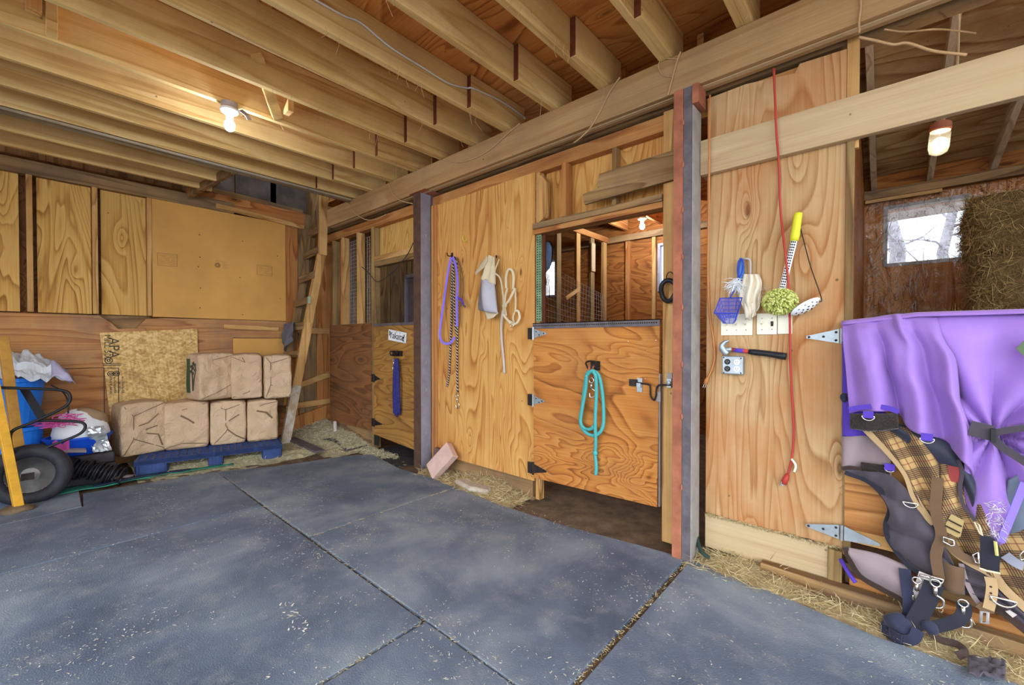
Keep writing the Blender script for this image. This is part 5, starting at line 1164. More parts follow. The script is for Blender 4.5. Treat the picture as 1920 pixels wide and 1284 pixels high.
tr_ = plz.n('BsdfTransparent'); gs_ = plz.n('BsdfGlossy'); gs_.inputs['Roughness'].default_value = .09; plz.put(gs_.inputs['Normal'], bp.outputs[0]); ms_ = plz.n('MixShader')
plz.put(ms_.inputs[0], plz.m('ADD', .05, plz.m('MULTIPLY', lw.outputs['Fresnel'], .75))); plz.put(ms_.inputs[1], tr_.outputs[0]); plz.put(ms_.inputs[2], gs_.outputs[0])
plz.put(plz.t.nodes['Material Output'].inputs['Surface'], ms_.outputs[0]); M['film'] = plz.mat
def film(a, b):
    x, z = lerp(-.19, .95, a), lerp(1.25, 2.77, b)
    n = mnoise.noise(Vector((x*9+z*4, z*7, 2)))*.022 + mnoise.noise(Vector((x*26+z*9, z*11, 5)))*.016 + abs(mnoise.noise(Vector((x*17, z*30-x*12, 8))))*.014
    return Vector((x, RY-.05+n*(1.2-b*.8), z))
ps0 = tag(MB().grid(film, 110, 120).build('plastic_sheet', M['film'], smooth=True), 'clear wrinkled plastic sheet stapled over the hay room window', 'plastic sheet')
cz = NT('plastic_glint'); cz.set(Alpha=.5, Roughness=.3); cz.col(C(236,226,214)); q = MB(); Rf = random.Random(5)
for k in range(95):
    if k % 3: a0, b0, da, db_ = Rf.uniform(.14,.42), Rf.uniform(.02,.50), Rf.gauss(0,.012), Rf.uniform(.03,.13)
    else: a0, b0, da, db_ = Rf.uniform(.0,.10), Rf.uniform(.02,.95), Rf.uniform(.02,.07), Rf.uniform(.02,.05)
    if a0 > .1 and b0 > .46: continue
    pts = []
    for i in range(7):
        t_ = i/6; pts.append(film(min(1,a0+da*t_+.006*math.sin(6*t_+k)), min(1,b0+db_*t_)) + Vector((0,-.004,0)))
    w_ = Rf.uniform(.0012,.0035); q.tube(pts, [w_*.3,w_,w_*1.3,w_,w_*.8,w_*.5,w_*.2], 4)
tag(q.build('creases', cz.mat, ps0, smooth=True), kind='stuff')  # pale streaks along the wrinkles, the film's glints painted in as thin tubes
tag(MB().box(-.19,.40,RY-.085,RY-.06,2.755,2.80).build('batten', M['stud_x']), 'pale batten holding the plastic above the hay room window', 'batten')
tag(MB().bar((-2.6,7.0,2.76),(3,7.0,2.86),.5,.05).build('eave_board', M['greysteel']), 'grey eave edge seen at the top of the hay room window', 'eave')
bark = plain('grey_bark', C(150,148,156), .95, 0, .3, 8, .4)
def tree(x, y, h, r, lab, seed):
    R = random.Random(seed); t = thing('bare_tree', lab, 'tree', (x, y, -.14), 'bare trees outside the hay room window')
    P = [Vector((x, y, -.2))]
    for k in range(6): P.append(P[-1]+Vector((R.uniform(-.25,.25), R.uniform(-.2,.2), h/6)))
    MB().tube(P, [r*(1-.12*k) for k in range(7)], 8).build('trunk', bark, t, smooth=True)
    q = MB()
    for k in range(26):
        p = poly_at(P, R.uniform(.25,1)); d = Vector((R.uniform(-1,1), R.uniform(-1,1), R.uniform(-.1,.9))).normalized(); L_ = R.uniform(.6,2.2); pts = [p]
        for j in range(4): d = (d+Vector((R.uniform(-.4,.4), R.uniform(-.4,.4), R.uniform(-.3,.3)))).normalized(); pts.append(pts[-1]+d*L_/4)
        q.tube(pts, [.03,.024,.017,.011,.005], 5)
        for j in range(3):
            b = poly_at(pts, R.uniform(.3,.9)); e = b+Vector((R.uniform(-1,1),R.uniform(-1,1),R.uniform(-.5,.8)))*.5; q.tube([b, b.lerp(e,.5)+Vector((0,0,.04)), e], [.010,.007,.003], 4)
    tag(q.build('branches', bark, t), kind='stuff')
tree(.3, 13.0, 7, .22, 'thick bare tree trunk outside the hay room window', 3); tree(1.35, 14.5, 7, .16, 'leaning bare tree outside the middle of the hay room window', 4)
tree(2.3, 12.6, 6, .10, 'slim bare tree with fine twigs outside the hay room window', 5); tree(-8.6, 13.0, 6, .2, 'bare tree outside the far stall window', 6)
# ------------------------------------------------------------------ hay bales
def haybale(c, dims, lab, rot=0, nb=5200, seed=0):
    R = random.Random(seed); t = thing('hay_bale', lab, 'hay bale', c, 'hay bales stacked in the hay room'); hx, hy, hz = [d/2 for d in dims]
    Rm = Matrix.Rotation(rot, 3, 'Z'); cc = Vector(c)+Vector((0,0,hz))
    def surf(p):
        f = (abs(p[0])**8+abs(p[1])**8+abs(p[2])**8)**(1/8); m = max(map(abs, p)); s = m/f if f > 0 else 1
        v = Vector((p[0]*s*hx, p[1]*s*hy, p[2]*s*hz)); return v*(1+.05*mnoise.noise(v*9+Vector((seed,0,0))))
    q = MB()
    for ax in range(3):
        for s in (-1, 1):
            def fn(a, b, ax=ax, s=s):
                p = [0,0,0]; p[ax] = s; p[(ax+1)%3] = 2*a-1; p[(ax+2)%3] = 2*b-1; return cc + Rm @ surf(p)
            q.grid(fn, 10, 10)
    q.build('bale', M['hay_core'], t, smooth=True)
    q = MB()
    for k in range(nb):
        ax, s = R.choice(((0,-1),(1,-1),(1,-1),(0,1),(2,1),(0,-1))); p = [R.uniform(-1,1) for _ in range(3)]; p[ax] = s
        v = surf(p); n = Vector([s if i == ax else 0 for i in range(3)])
        d = Vector((R.gauss(0,1), R.gauss(0,1), R.gauss(0,1)-.3)); d = d - n*d.dot(n)*.8 + n*R.uniform(-.1,.45)
        q.blade(cc + Rm @ (v*1.0), Rm @ d, R.uniform(.05,.15), R.uniform(.0018,.0038))
    tag(q.build('loose_hay', M['hay'], t), kind='stuff')
haybale((.93,4.85,1.90), (.95,.46,.44), 'uppermost hay bale beside the window in the hay room', .05, 7000, 1)
haybale((.96,4.82,1.45), (.92,.50,.45), 'hay bale below the uppermost one beside the window', -.04, 6000, 2)
haybale((.80,4.45,1.03), (.98,.50,.42), 'lower hay bale jutting out toward the gate under the window', .08, 5000, 3)
for k, z in enumerate((.60, .17, -.022)): 
    haybale((.85,4.62,[.60,.29,-.021][k]), (.96,.5,[.42,.31,.31][k]), ('hay bale hidden low behind the purple blanket under the jutting one','hay bale second from the bottom of the hay stack','hay bale at the very bottom of the hay stack')[k], 0, 300, 10+k)
# ------------------------------------------------------------------ gate
gt_ = thing('gate', 'plywood gate of the hay room under the draped horse blankets', 'gate', (.6, 2.64, .30))
MB().prism([(-.15,2.622,.33),(1.5,2.622,.33),(1.5,2.622,1.335),(-.15,2.622,1.335)], (0,.03,0)).build('panel', wood('gate_plywood','x',C(206,156,98),C(184,126,72),C(134,84,44),rings=9,across=4,along=.5,knots=.3,dirt=C(120,84,56),dirt_amt=.4), gt_)
MB().box(-.15,1.5,2.612,2.66,1.336,1.352).build('top_rail', M['gunmetal'], gt_); MB().box(-.15,1.5,2.608,2.6215,.30,.36).build('bottom_rail', M['stud_x'], gt_)
# ------------------------------------------------------------------ horse blankets over the gate
def Q(pts, y): return smooth_path([atY(px, py, y) for px, py in pts], 5) if len(pts) > 2 else [atY(px, py, y) for px, py in pts]
def coons(T, B, L, R_, y, disp, nu=30, nv=40):
    """patch bounded by photo-measured edges on the plane y: T, B run along the gate, L, R_ down it"""
    T, B, L, R_ = Q(T, y), Q(B, y), Q(L, y), Q(R_, y); c00, c10, c01, c11 = T[0], T[-1], B[0], B[-1]
    def fn(a, b):
        p = poly_at(T,a)*(1-b) + poly_at(B,a)*b + poly_at(L,b)*(1-a) + poly_at(R_,b)*a - (c00*(1-a)*(1-b)+c10*a*(1-b)+c01*(1-a)*b+c11*a*b)
        return p + Vector((0, disp(a, b, p), 0))
    return fn, MB().grid(fn, nu, nv)
def wr(p, s, k=0): return mnoise.noise(Vector((p.x*s, p.z*s*.5, k)))
pb = thing('horse_blanket', 'purple horse blanket draped over the gate with folds and a fleece-trimmed neck edge', 'horse blanket', (.2, 2.6, .6))
fold = lambda a: math.sin(a*2*math.pi*2.3+.4)
def dA(a, b, p):
    e = max(0, min(1, b*1.7))**.8; side = min(1, a*6)
    ph = a*(1+.10*b)
    f = .5+.5*math.cos(2*math.pi*(ph*2.75-.52)); g_ = .5+.5*math.cos(2*math.pi*(ph*6.1+.2+.25*b))
    d = (.03-.085*f**.75)*e*side - .014*g_*e*side - .02*wr(p, 7, 1)*e - .012*wr(p, 17, 3)*e - .015*math.sin(math.pi*min(1,b*1.1))
    d -= .03*math.exp(-((a-.60)/.035)**2)*math.exp(-((b-.10)/.16)**2)
    if a > .93: d += .03*((a-.93)/.07)**2*e
    return d + .035*(1-min(1, b*9))
fA, mA = coons([(1578,608),(1600,601),(1640,594),(1690,588),(1758,593)], [(1593,774),(1640,768),(1684,775),(1704,801),(1747,817),(1773,829),(1800,858),(1820,880),(1829,905)],
               [(1578,608),(1580,640),(1587,700),(1593,774)], [(1758,593),(1768,635),(1790,672),(1797,720),(1801,755),(1818,800),(1828,855),(1829,905)], 2.545, dA, 60, 60)
mA.build('front_fall', M['purple'], pb, smooth=True, solid=.005)
node = atY(1863, 815, 2.55)
def dB(a, b, p):
    v = p-node; r = v.length; th = math.atan2(v.x, v.z); f = min(1, r/.05)*math.exp(-r*1.6)
    up_ = (abs(math.sin(th*5.5))-.5)*-.055*f
    return .02*math.exp(-r*9) + up_*min(1,b*3) - .022*wr(p, 6, 4)*min(1, b*4) - .012*wr(p, 15, 6)*min(1,b*4) - .005 + .035*(1-min(1, b*9)) - .02*math.sin(math.pi*b)*math.sin(a*9)
fB, mB = coons([(1740,591),(1800,588),(1860,588),(1985,589)], [(1806,905),(1812,945),(1828,975),(1850,990),(1874,1018),(1897,965),(1920,908),(1985,800)],
               [(1740,591),(1790,700),(1806,820),(1806,905)], [(1985,589),(1985,700),(1985,800)], 2.565, dB, 60, 60)
mB.build('side_fall', M['purple'], pb, smooth=True, solid=.005)
# the part that goes over the gate and down behind
def over(a, b):
    x = lerp(-.165, .62, a); zt = lerp(1.362, 1.392, min(1, a*3)); th = math.pi*b
    return Vector((x, 2.605-.05*math.cos(th), zt-.018+.02*math.sin(th)))
MB().grid(over, 30, 8).build('top_fold', M['purple'], pb, smooth=True, solid=.004)
MB().grid(lambda a, b: Vector((lerp(-.14,1.4,a), 2.675+.012*math.sin(a*30), lerp(1.375,.8,b))), 40, 6).build('rear_fall', M['purple'], pb, smooth=True, solid=.004)
MB().ribbon(Q([(1592,768),(1612,764),(1640,762),(1665,765),(1685,772)],2.49), .022, .004, (0,-1,0)).build('hem', M['violet'], pb)
q = MB(); fl_ = lambda a, b: atY(lerp(1594,1684,a), lerp(776,802,b)+5*math.sin(math.pi*a)*b, 2.505) + Vector((0,-.014*math.sin(math.pi*b)+.004*mnoise.noise(Vector((a*30,b*9,1))),0))
q.grid(fl_, 24, 8); q.build('fleece_edge', M['fleece'], pb, smooth=True, solid=.012)
q = MB()
for k in range(700): p = fl_(rnd(0,1), rnd(0,1)); q.blade(p+Vector((0,-.006,0)), (rnd(-1,1), rnd(-1.2,-.2), rnd(-1,.6)), rnd(.008,.016), .0014)
tag(q.build('fleece_pile', M['fleece'], pb), kind='stuff')
def dring(px, py, y, parent, r=.022, mat='chrome', tabmat='violet', name='d_ring'):
    c = atY(px, py, y); q = MB(); q.tube([c+Vector((r*math.cos(t), -.004, -r*.85*math.sin(t) if math.sin(t) > 0 else -.0*r)) for t in [math.pi*k/10 for k in range(11)]]+[c+Vector((-r,-.004,0))], r*.12, 6, closed=True)
    o = q.build(name, M[mat], parent, smooth=True)
    if tabmat: MB().box(c.x-.018,c.x+.018,c.y-.008,c.y-.001,c.z-.008,c.z+.022).build('ring_tab', M[tabmat], o)
dring(1628,780,2.47,pb); dring(1738,822,2.46,pb)
fJ, mJ = coons([(1672,790),(1704,800),(1747,816),(1780,832),(1812,872),(1829,905)], [(1660,800),(1690,822),(1730,852),(1775,878),(1805,905),(1824,950)],
               [(1672,790),(1660,800)], [(1829,905),(1824,950)], 2.555, lambda a, b, p: -.02*math.sin(math.pi*b)-.01*wr(p, 9, 7), 40, 10)
mJ.build('dark_lining', cloth('navy_lining', C(52,54,70), .2, rough=.5), pb, smooth=True, solid=.004)
MB().grid(lambda a, b: atY(lerp(1776,1798,a)+5*b, lerp(872,902,b)+4*a, 2.535), 4, 4).build('red_patch', M['redtag'], pb, solid=.003)
sp = MB().ribbon(Q([(1818,802),(1835,806),(1860,812)],2.48), .06, .006, (0,-1,0)).build('belly_strap', M['char'], pb)
MB().ribbon(Q([(1860,813),(1880,808),(1925,801),(1985,790)],2.485), .024, .006, (0,-1,0)).build('strap_end', M['char'], sp)
MB().ribbon(Q([(1860,818),(1875,835),(1900,852),(1925,868),(1985,905)],2.485), .028, .006, (0,-1,0)).build('strap_end', M['char'], sp)
q = MB(); q.box(*sorted((atY(1856,812,2.48).x, atY(1866,812,2.48).x)), 2.462, 2.475, atY(1860,828,2.48).z, atY(1860,803,2.48).z); q.build('slider', M['black_plastic'], sp)
MB().prism([atY(*p, 2.50) for p in ((1905,653),(1925,634),(1950,655),(1926,674))], (0,.004,0)).build('diamond_patch', M['green'], pb)
MB().ribbon(Q([(1797,862),(1804,885),(1800,915),(1806,945),(1828,976)],2.535), .012, .01, (0,-1,0)).build('piping', M['char'], pb)
MB().ribbon(Q([(1921,905),(1900,958),(1876,1016)],2.53), .022, .006, (0,-1,0)).build('side_hem', M['lilac'], pb)
q = MB()
for k in range(160):
    px, py = rnd(1850,1882), rnd(935,1012)
    if (py-935)/77 > (px-1846)/12 and px < 1858: continue
    q.blade(atY(px, py, 2.525), (rnd(-1,1), rnd(-.6,-.1), rnd(-1,.5)), rnd(.01,.035), .0015)
tag(q.build('torn_threads', M['fleck'], pb), kind='stuff')
# grey stable sheet under it
gs = thing('horse_blanket', 'grey and violet stable sheet hanging beneath the purple blanket by the hinge', 'horse blanket', (-.05, 2.6, .6))
fC, mC = coons([(1579,640),(1640,640)], [(1579,820),(1668,820)], [(1579,640),(1579,820)], [(1640,640),(1668,820)], 2.60, lambda a, b, p: -.012*math.sin(a*8)-.008*wr(p, 9, 2), 14, 16)
mC.build('violet_band', M['violet'], gs, smooth=True, solid=.004)
fC, mC = coons([(1579,818),(1630,818),(1670,842)], [(1579,880),(1620,880),(1672,893)], [(1579,818),(1579,880)], [(1670,842),(1672,893)], 2.598, lambda a, b, p: -.016*math.sin(a*7+b)-.01*wr(p, 9, 3), 14, 10)
mC.build('grey_band', M['taupe'], gs, smooth=True, solid=.005)
MB().ribbon(Q([(1579,878),(1595,876),(1615,880)],2.575), .016, .01, (0,-1,0)).build('edge_binding', M['darkbind'], gs)
q = MB(); fl2 = lambda a, b: atY(lerp(1614,1668,a), lerp(866,884,b)+7*a, 2.572); q.grid(fl2, 12, 4)
for k in range(260): p = fl2(rnd(0,1), rnd(0,1)); q.blade(p, (rnd(-1,1), -rnd(.2,1), rnd(-1,.6)), .012, .0014)
q.build('fleece_patch', M['fleece'], gs); dring(1668,878,2.565,gs,.018)
fI, mI = coons([(1590,1026),(1640,1036),(1705,1062)], [(1592,1040),(1612,1076),(1655,1102),(1700,1128)], [(1590,1026),(1592,1040)], [(1705,1062),(1700,1128)], 2.56, lambda a, b, p: -.03*math.sin(math.pi*b)*(.5+a)-.012*wr(p, 11, 5), 24, 14)
mI.build('lower_flap', M['taupe'], gs, smooth=True, solid=.005)
MB().ribbon(Q([(1585,1026),(1592,1046),(1612,1079),(1655,1105),(1690,1124),(1702,1150)],2.55), .022, .012, (0,-1,0)).build('edge_binding', M['darkbind'], gs)
q = MB(); q.ellipsoid(atY(1583,745,2.59), .016,.016,.022, 10, 8, fn=lambda p: p*(1+.3*mnoise.noise(p*80))); q.build('knot', M['navyweb'], gs, smooth=True)
# dark blanket
dk_ = thing('horse_blanket', 'worn charcoal horse blanket hanging in creases below the grey sheet', 'horse blanket', (.0, 2.58, .4))
def dD(a, b, p): return -.03*math.sin(math.pi*b) - .03*abs(math.sin((p.x*.9+p.z*1.3)*17 + 3*wr(p,4,8))) - .024*wr(p, 11, 9) - .012*wr(p, 24, 2)
fD, mD = coons([(1582,878),(1640,882),(1680,895),(1715,935),(1748,975)], [(1666,1012),(1690,1048),(1725,1072),(1770,1092),(1814,1106)], [(1582,878),(1632,905),(1668,950),(1660,985),(1666,1012)], [(1748,975),(1768,1012),(1790,1060),(1814,1106)], 2.578, dD, 50, 40)
mD.build('dark_body', M['char'], dk_, smooth=True, solid=.006)
MB().ribbon(Q([(1584,885),(1632,905),(1668,948),(1661,985),(1668,1014),(1700,1056),(1730,1076),(1770,1096),(1812,1110)],2.55), .02, .012, (0,-1,0)).build('edge_binding', M['blackweb'], dk_)
q, = [MB()]; q.grid(lambda a, b: atY(lerp(1765,1808,a), lerp(1050,1100,b)+14*a, 2.535)+Vector((0,-.02*math.sin(math.pi*a),0)), 10, 8); q.build('brown_worn_patch', M['brownweb'], dk_, smooth=True, solid=.004)
MB().ribbon(Q([(1617,895),(1650,915),(1690,940),(1712,955)],2.545), .014, .008, (0,-1,0)).build('seam', M['blackweb'], dk_); dring(1707,942,2.52,dk_,.024,'chrome',None)
# plaid blanket
pd = thing('horse_blanket', 'tan plaid horse blanket with buckled straps hanging under the purple one', 'horse blanket', (.2, 2.57, .4))
fE, mE = coons([(1622,802),(1660,796),(1705,800)], [(1749,980),(1752,984),(1756,986)], [(1622,802),(1668,848),(1700,888),(1716,930),(1736,962),(1749,980)], [(1705,800),(1742,832),(1766,880),(1765,945),(1756,986)], 2.562, lambda a, b, p: -.02*math.sin(math.pi*a)-.018*math.sin(a*9+2*b), 24, 34)
mE.build('plaid_panel', M['plaid'], pd, smooth=True, solid=.005)
MB().ribbon(Q([(1621,803),(1667,849),(1699,889),(1714,930),(1734,963),(1750,983)],2.545), .026, .008, (0,-1,0)).build('tan_binding', M['tan'], pd)
fF, mF = coons([(1762,850),(1800,880),(1850,955),(1930,995),(1985,1000)], [(1778,1020),(1815,1052),(1862,1078),(1892,1110),(1985,1190)], [(1762,850),(1764,930),(1762,980),(1778,1020)], [(1985,1000),(1985,1100),(1985,1190)], 2.566, lambda a, b, p: -.02*math.sin(math.pi*b)-.02*math.sin(a*16+2*b)-.012*wr(p, 8, 6), 40, 30)
mF.build('plaid_panel', M['plaid'], pd, smooth=True, solid=.005)
MB().ribbon(Q([(1770,1012),(1790,1034),(1815,1052),(1862,1078),(1892,1112),(1985,1192)],2.545), .03, .009, (0,-1,0)).build('tan_binding', M['tan'], pd)
MB().ribbon(Q([(1758,895),(1756,925),(1755,958),(1765,1003),(1757,1030),(1755,1048),(1761,1084)],2.52), [.034]*12+[.03]*19 if False else .036, .005, (0,-1,0)).build('brown_strap', M['brownweb'], pd)
M['vel'] = cloth('tan_velcro', C(170,146,98), .15)
q = MB(); q.prism([atY(*p, 2.52) for p in ((1783,964),(1808,977),(1801,1006),(1796,1008),(1772,996),(1769,990))], (0,.012,0)); vv = q.build('velcro_patch', M['vel'], pd)
for (a, b) in (((1778,974),(1803,987)),((1772,985),(1800,999))): MB().ribbon([atY(*a,2.517), atY(*b,2.517)], .006, .003, (0,-1,0)).build('patch_seam', M['darkbind'], vv)
def buckle(pts, y, parent, r=.0038, name='buckle', mat='chrome'):
    return MB().tube([atY(*p, y) for p in pts], r, 6, closed=True).build(name, M[mat], parent, smooth=True)
buckle([(1769,1006),(1788,1013),(1790,1022),(1783,1023),(1768,1015)],2.505,pd); buckle([(1824,1040),(1834,1035),(1837,1056),(1828,1054)],2.505,pd); buckle([(1912,1040),(1922,1030),(1926,1046),(1914,1050)],2.51,pd)
MB().ribbon(Q([(1784,1018),(1795,1035),(1812,1046),(1835,1054)],2.515), .03, .006, (0,-1,0)).build('brown_strap', M['brownweb'], pd)
q = MB(); q.prism([atY(*p, 2.50) for p in ((1838,1003),(1862,1008),(1876,1030),(1874,1073),(1838,1064))], (0,.006,0)); q.build('black_tag', M['blackweb'], pd)
MB().tube([atY(*p, 2.49) for p in ((1836,1065),(1850,1070),(1876,1075))], .004, 6).build('tag_edge', M['offwhite'], pd)
buckle([(1827,978),(1836,984),(1842,1004),(1837,1000)],2.50,pd,.003,'snap_loop','offwhite')
q = MB(); q.tube(Q([(1866,1015),(1868,1030),(1869,1041)],2.488), .0055, 6); q.build('cord_end', plain('yellow_cord', C(214,204,120), .7), pd)
bl = MB().ribbon(Q([(1856,1082),(1860,1100),(1857,1125),(1853,1142)],2.50), .032, .006, (0,-1,0)).build('tan_belt', M['tan'], pd)
q = MB()
for py in (1100,1112,1124): q.ellipsoid(atY(1858,py,2.496), .004,.002,.004, 8, 5)
tag(q.build('belt_holes', M['darkbind'], bl), kind='stuff')
MB().ribbon(Q([(1834,1132),(1846,1140),(1862,1142)],2.505), .03, .006, (0,-1,0)).build('brown_strap', M['brownweb'], pd); buckle([(1840,1146),(1852,1148),(1851,1168),(1838,1166)],2.50,pd,.006,'clip','greysteel')
dring(1881,1122,2.50,pd,.034,'chrome',None)
# leathery dark padded edge below the plaid
kd = thing('padded_sheet', 'dark padded sheet with piped edge showing below the plaid binding', 'blanket', (.3, 2.58, .2))
fK, mK = coons([(1800,1050),(1830,1062),(1870,1085),(1985,1190)], [(1836,1132),(1870,1140),(1905,1165),(1985,1230)], [(1800,1050),(1812,1090),(1836,1132)], [(1985,1190),(1985,1230)], 2.57, lambda a, b, p: -.02*math.sin(math.pi*b)-.012*math.sin(b*20), 26, 20)
mK.build('padded_body', M['char'], kd, smooth=True, solid=.006)
MB().ribbon(Q([(1802,1056),(1810,1085),(1824,1115),(1838,1134)],2.545), .016, .010, (0,-1,0)).build('piping', M['taupe'], kd)
MB().ribbon(Q([(1846,1122),(1870,1140),(1905,1166),(1985,1232)],2.54), .03, .01, (0,-1,0)).build('edge_binding', M['darkbind'], kd)
q = MB(); q.prism([atY(*p, 2.525) for p in ((1885,1146),(1893,1144),(1907,1153),(1899,1158))], (0,.004,0)); q.build('white_label', M['palegrey'], kd)
# slate sheet at the right of the purple tip
ss = thing('slate_sheet', 'slate grey sheet showing between the purple tip and the plaid', 'blanket', (.36, 2.58, .6))
fH, mH = coons([(1890,900),(1925,880),(1985,860)], [(1884,1052),(1925,1072),(1985,1090)], [(1890,900),(1880,980),(1884,1052)], [(1985,860),(1985,1090)], 2.572, lambda a, b, p: -.02*wr(p, 8, 11), 14, 20)
mH.build('sheet', cloth('slate_nylon', C(104,114,128), .25, rough=.5), ss, smooth=True, solid=.004)
MB().ribbon(Q([(1884,1040),(1905,1055),(1930,1066)],2.54), .035, .006, (0,-1,0)).build('strap', M['bluesteel'], ss)
# girth straps pooling on the floor
gsx = thing('girth_straps', 'dark webbing straps with metal clips hanging to the straw and bunched on the floor', 'straps', atY(1700,1190,2.5))
def web(pts, ys, w, mat, name='strap'):
    P = [atY(px, py, y) for (px, py), y in zip(pts, ys)]; P = [Vector((p.x, p.y, max(p.z, .012))) for p in P]
    return MB().ribbon(smooth_path(P, 6), w, .004, (0.15,-1,.15)).build(name, M[mat], gsx)
web([(1696,1066),(1700,1100),(1704,1130),(1702,1165)], [2.52,2.51,2.50,2.50], .04, 'navyweb')
web([(1752,1092),(1742,1118),(1728,1145),(1712,1172),(1692,1188)], [2.51,2.49,2.47,2.45,2.43], .062, 'blackweb')
web([(1735,1075),(1727,1100),(1718,1130)], [2.52,2.515,2.51], .04, 'palegrey')
web([(1806,1130),(1808,1145),(1800,1160),(1775,1170),(1750,1176),(1735,1182)], [2.51,2.50,2.48,2.47,2.46,2.45], .045, 'blackweb')
web([(1690,1170),(1678,1188),(1690,1200),(1712,1198),(1722,1180)], [2.46,2.43,2.41,2.41,2.43], .04, 'navyweb')
web([(1668,1168),(1662,1185),(1672,1200),(1690,1208)], [2.47,2.45,2.42,2.40], .045, 'navyweb')
web([(1745,1188),(1765,1200),(1795,1208),(1808,1222),(1795,1230)], [2.45,2.45,2.45,2.42,2.40], .028, 'darkbind')
q = MB(); c = atY(1690,1185,2.46); c.z = .05; q.ellipsoid(c, .055,.04,.045, 18, 12, fn=lambda p: p*(1+.35*mnoise.noise(p*26))); q.build('bunch', M['navyweb'], gsx, smooth=True)
q = MB(); c = atY(1745,1176,2.46); q.ellipsoid(c, .03,.02,.025, 12, 8, fn=lambda p: p*(1+.4*mnoise.noise(p*50))); q.build('knot', M['navyweb'], gsx, smooth=True)
def clip(px, py, y, s=1.6): return snap(gsx, atY(px, py, y), s*.72)
clip(1719,1082,2.50); clip(1754,1086,2.49,1.8); clip(1806,1124,2.495,1.7)
buckle([(1725,1077),(1748,1084),(1746,1089),(1723,1082)],2.50,gsx,.004); buckle([(1746,1080),(1769,1087),(1767,1093),(1744,1086)],2.495,gsx,.004)
# ------------------------------------------------------------------ things on the floor by the stall fronts
def brick(p, q_, w, th, lab, mat, up=(0,-1,.35)):
    return tag(MB().bar(p, q_, w, th, up).build('brick', mat, bevel=.008), lab, 'brick', 'bricks by the grey steel post')
brick((-3.19,2.47,.035), (-3.00,2.56,.265), .17, .075, 'dusty pink paving brick leaning at the foot of the grey steel post', plain('dusty_brick', C(206,172,160), .9, 0, .12, 12, .5))
brick((-3.27,2.60,.02), (-3.25,2.61,.22), .12, .05, 'dark brick in the shadow between post and leaning brick', plain('dark_brick', C(120,92,84), .9, 0, .25, 12, .5))
q = MB(); q.prism([(-2.86,2.46,.0),(-2.62,2.41,.0),(-2.44,2.46,.0),(-2.47,2.54,.0),(-2.80,2.57,.0)], (0,0,.045)); tag(q.build('stone', plain('pale_stone', C(186,172,156), .9, 0, .15, 8, .5), bevel=.02, seg=3), 'pale flat stone half buried in straw under the tack panel', 'stone')
cable('garden_hose', [atY(1306,1006,2.60), atY(1310,1022,2.57), atY(1317,1036,2.54), atY(1330,1046,2.53)], .012, 'hosegreen', 'dark green hose end beside the red steel post', 'hose') if M.setdefault('hosegreen', plain('hose_green', C(40,62,56), .5)) else None
cable('rope_end', [atY(1576,1048,2.60), atY(1590,1072,2.57), atY(1604,1092,2.55)], .010, 'violet', 'short violet rope end hanging over the gate sill', 'rope')
q = MB(); q.grid(lambda a, b: atZ(lerp(1815,1885,a), lerp(1228,1262,b)+10*a, .03)+Vector((0,0,.02*mnoise.noise(Vector((a*6,b*6,2))))), 12, 8); tag(q.build('rag', M['char'], smooth=True, solid=.006), 'dark rag lying in the straw below the gate', 'rag')
q = MB(); q.bar(atZ(545,822,.06), atZ(600,846,.03), .11, .02); tag(q.build('grey_plank', M['gunmetal']), 'grey plank end lying in the straw by the ladder foot', 'plank')
q = MB(); q.grid(lambda a, b: Vector((lerp(-5.3,-4.62,a), lerp(2.35,2.62,b)+.05*math.sin(3*a), .03+.025*math.sin(5*a+b))), 14, 6); tag(q.build('rubber_flap', M['rubber_dark'], smooth=True, solid=.012), 'curled rubber scrap under the dark stall panel', 'rubber scrap')
cable('white_pipe', [atY(628,790,2.60), atY(629,812,2.58)], .022, 'palegrey', 'short pale pipe stub under the dark stall panel', 'pipe', n=10)
# ------------------------------------------------------------------ straw, shavings, flecks
def mound(name, x0, x1, y0, y1, hfun, nblade, mat, core, lab, bl=(.03,.11), bw=(.0016,.0035), flat=.35, grid=(60,14)):
    q = MB(); q.m = 0; q.grid(lambda a, b: Vector((lerp(x0,x1,a), lerp(y0,y1,b), max(-.025, hfun(lerp(x0,x1,a), lerp(y0,y1,b)) + .012*mnoise.noise(Vector((lerp(x0,x1,a)*14, lerp(y0,y1,b)*14, 0)))))), *grid); q.m = 1
    for k in range(nblade):
        x, y = rnd(x0,x1), rnd(y0,y1); h = hfun(x, y)
        if h < -.015: continue
        q.blade((x, y, h+rnd(-.004,.012)), (random.gauss(0,1), random.gauss(0,1), abs(random.gauss(0,flat))), rnd(*bl), rnd(*bw))
    return tag(q.build(name, [core, M[mat]]), lab, name, None, 'stuff')
M['straw_core'] = plain('trodden_straw', C(176,154,114), .95, 0, .3, 22, .9); M['shav_core'] = plain('trodden_shavings', C(176,168,132), .95, 0, .3, 26, .9)
def edge(v, a, b): return max(0, min(1, (v-a)/(b-a)))
mound('straw', -.86, 1.25, 2.41, 2.66, lambda x, y: -.02 + .07*edge(y,2.42,2.60)*(.7+.3*math.sin(x*9)), 5200, 'straw', M['straw_core'], 'strip of loose straw along the kick board and gate sill')
mound('straw', -3.36, -2.14, 2.38, 2.67, lambda x, y: -.02 + .09*edge(y,2.40,2.62)*(.6+.4*math.sin(x*7+1)), 3200, 'straw', M['straw_core'], 'strip of loose straw below the tack panel')
mound('straw', -5.88, -4.52, 2.12, 2.70, lambda x, y: -.02 + .13*edge(y,2.15,2.66)*edge(x,-4.45,-5.0)+.06*edge(x,-5.2,-5.8), 3000, 'shavings', M['shav_core'], 'heap of shavings and straw in the corner by the ladder', bl=(.02,.07))
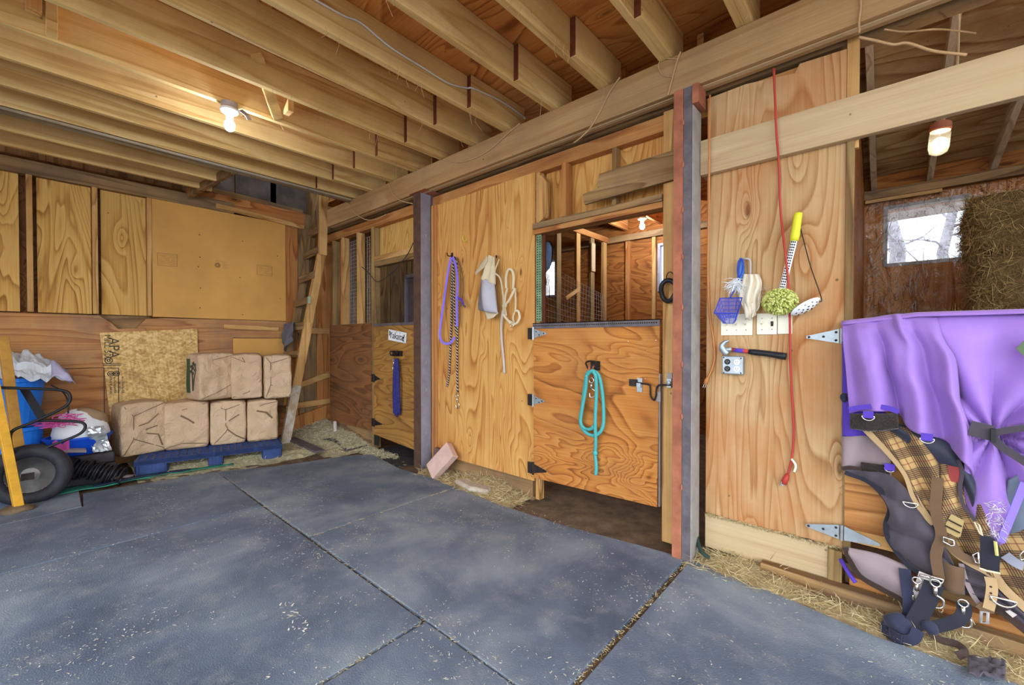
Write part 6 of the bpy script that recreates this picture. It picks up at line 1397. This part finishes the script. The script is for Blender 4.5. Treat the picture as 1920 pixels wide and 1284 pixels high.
mound('straw', -4.56, -3.7, 2.46, 2.66, lambda x, y: -.018+.03*edge(y,2.46,2.6)*edge(x,-3.9,-4.5), 900, 'shavings', M['shav_core'], 'thin drift of shavings under the far stall door', bl=(.015,.05))
mound('shavings', -5.80, -4.80, .62, 2.10, lambda x, y: -.02 + .055*edge((Vector((x,y,0))-F0).dot(DW), -.08, .12), 3000, 'shavings', M['shav_core'], 'pale shavings under and beside the blue pallet', bl=(.012,.04), grid=(40,50))
mound('straw', -1.13, -.95, 2.50, 2.66, lambda x, y: -.04, 10, 'straw', M['dirt'], 'bare dirt scrape') if False else None
q = MB()
def fleck(x, y, s): 
    a = rnd(0, math.pi); d = Vector((math.cos(a), math.sin(a), 0)); n = Vector((-d.y, d.x, 0)); L_, w = s*rnd(.6,1.6), s*rnd(.15,.45); p = Vector((x, y, .0022+rnd(0,.002)))
    q.add([p-d*L_-n*w, p+d*L_-n*w*.6, p+d*L_*.8+n*w, p-d*L_*.7+n*w], [(0,1,2,3)])
R = random.Random(3)
n = 0
while n < 5200:
    x, y = R.uniform(-4.85, 1.1), R.uniform(-.1, 2.45)
    dn = mnoise.noise(Vector((x*2.2, y*2.2, 4)))+.5*mnoise.noise(Vector((x*6, y*6, 1)))
    near = min(abs(y-1.168), abs(2.42-y)*.8, abs(x+.855) if y > 1.17 else 9, abs(x+1.562) if y < 1.17 else 9, abs(x+3.6) if y < 1.17 else 9)
    if dn + .55*math.exp(-near*14) + R.uniform(-.5,.25) > .18: fleck(x, y, R.choice((.003,.004,.004,.006))); n += 1
for k in range(26): fleck(-2.05+R.gauss(0,.09), .78+R.gauss(0,.02), .009)
tag(q.build('straw_flecks', M['fleck']), 'tiny straw flecks and chips scattered over the rubber mats', 'straw', None, 'stuff')
q = MB()
for k in range(1500):
    s = R.random(); c = R.choice((0,0,1,2,3))
    if c == 0: x, y = lerp(-4.8,1.0,s), 1.169+R.gauss(0,.006)
    elif c == 1: x, y = -.856+R.gauss(0,.005), lerp(1.18,2.5,s)
    elif c == 2: x, y = -1.562+R.gauss(0,.005), lerp(-.05,1.16,s)
    else: x, y = -2.79+R.gauss(0,.006), lerp(1.18,2.4,s)
    q.blade((x, y, -.004+R.uniform(0,.005)), (R.gauss(0,1), R.gauss(0,1), .1), R.uniform(.008,.025), .0018)
tag(q.build('seam_straw', M['straw']), 'straw caught in the seams between the rubber mats', 'straw', None, 'stuff')
# cobwebs and hanging hay wisps
q = MB()
for (px, py, y) in ((100,75,1.2),(345,262,1.3),(830,190,2.3),(1005,330,2.4),(1180,150,2.4),(885,215,2.3)):
    p = atY(px, py, y) if py > 100 else atY(px, py+30, .9)
for k in range(46):
    i = R.randrange(3, len(JX)-4); x = JX[i]+R.uniform(-.02,.0); y = R.uniform(1.0, 2.45); p = Vector((x, y, 2.935)); L_ = R.uniform(.03,.14)
    q.tube([p, p+Vector((R.uniform(-.015,.015), R.uniform(-.015,.015), -L_*.5)), p+Vector((R.uniform(-.03,.03), R.uniform(-.03,.03), -L_))], .0012, 4)
tag(q.build('hanging_wisps', M['cord']), 'thin dusty wisps hanging from the joists and beam', 'wisps', None, 'stuff')
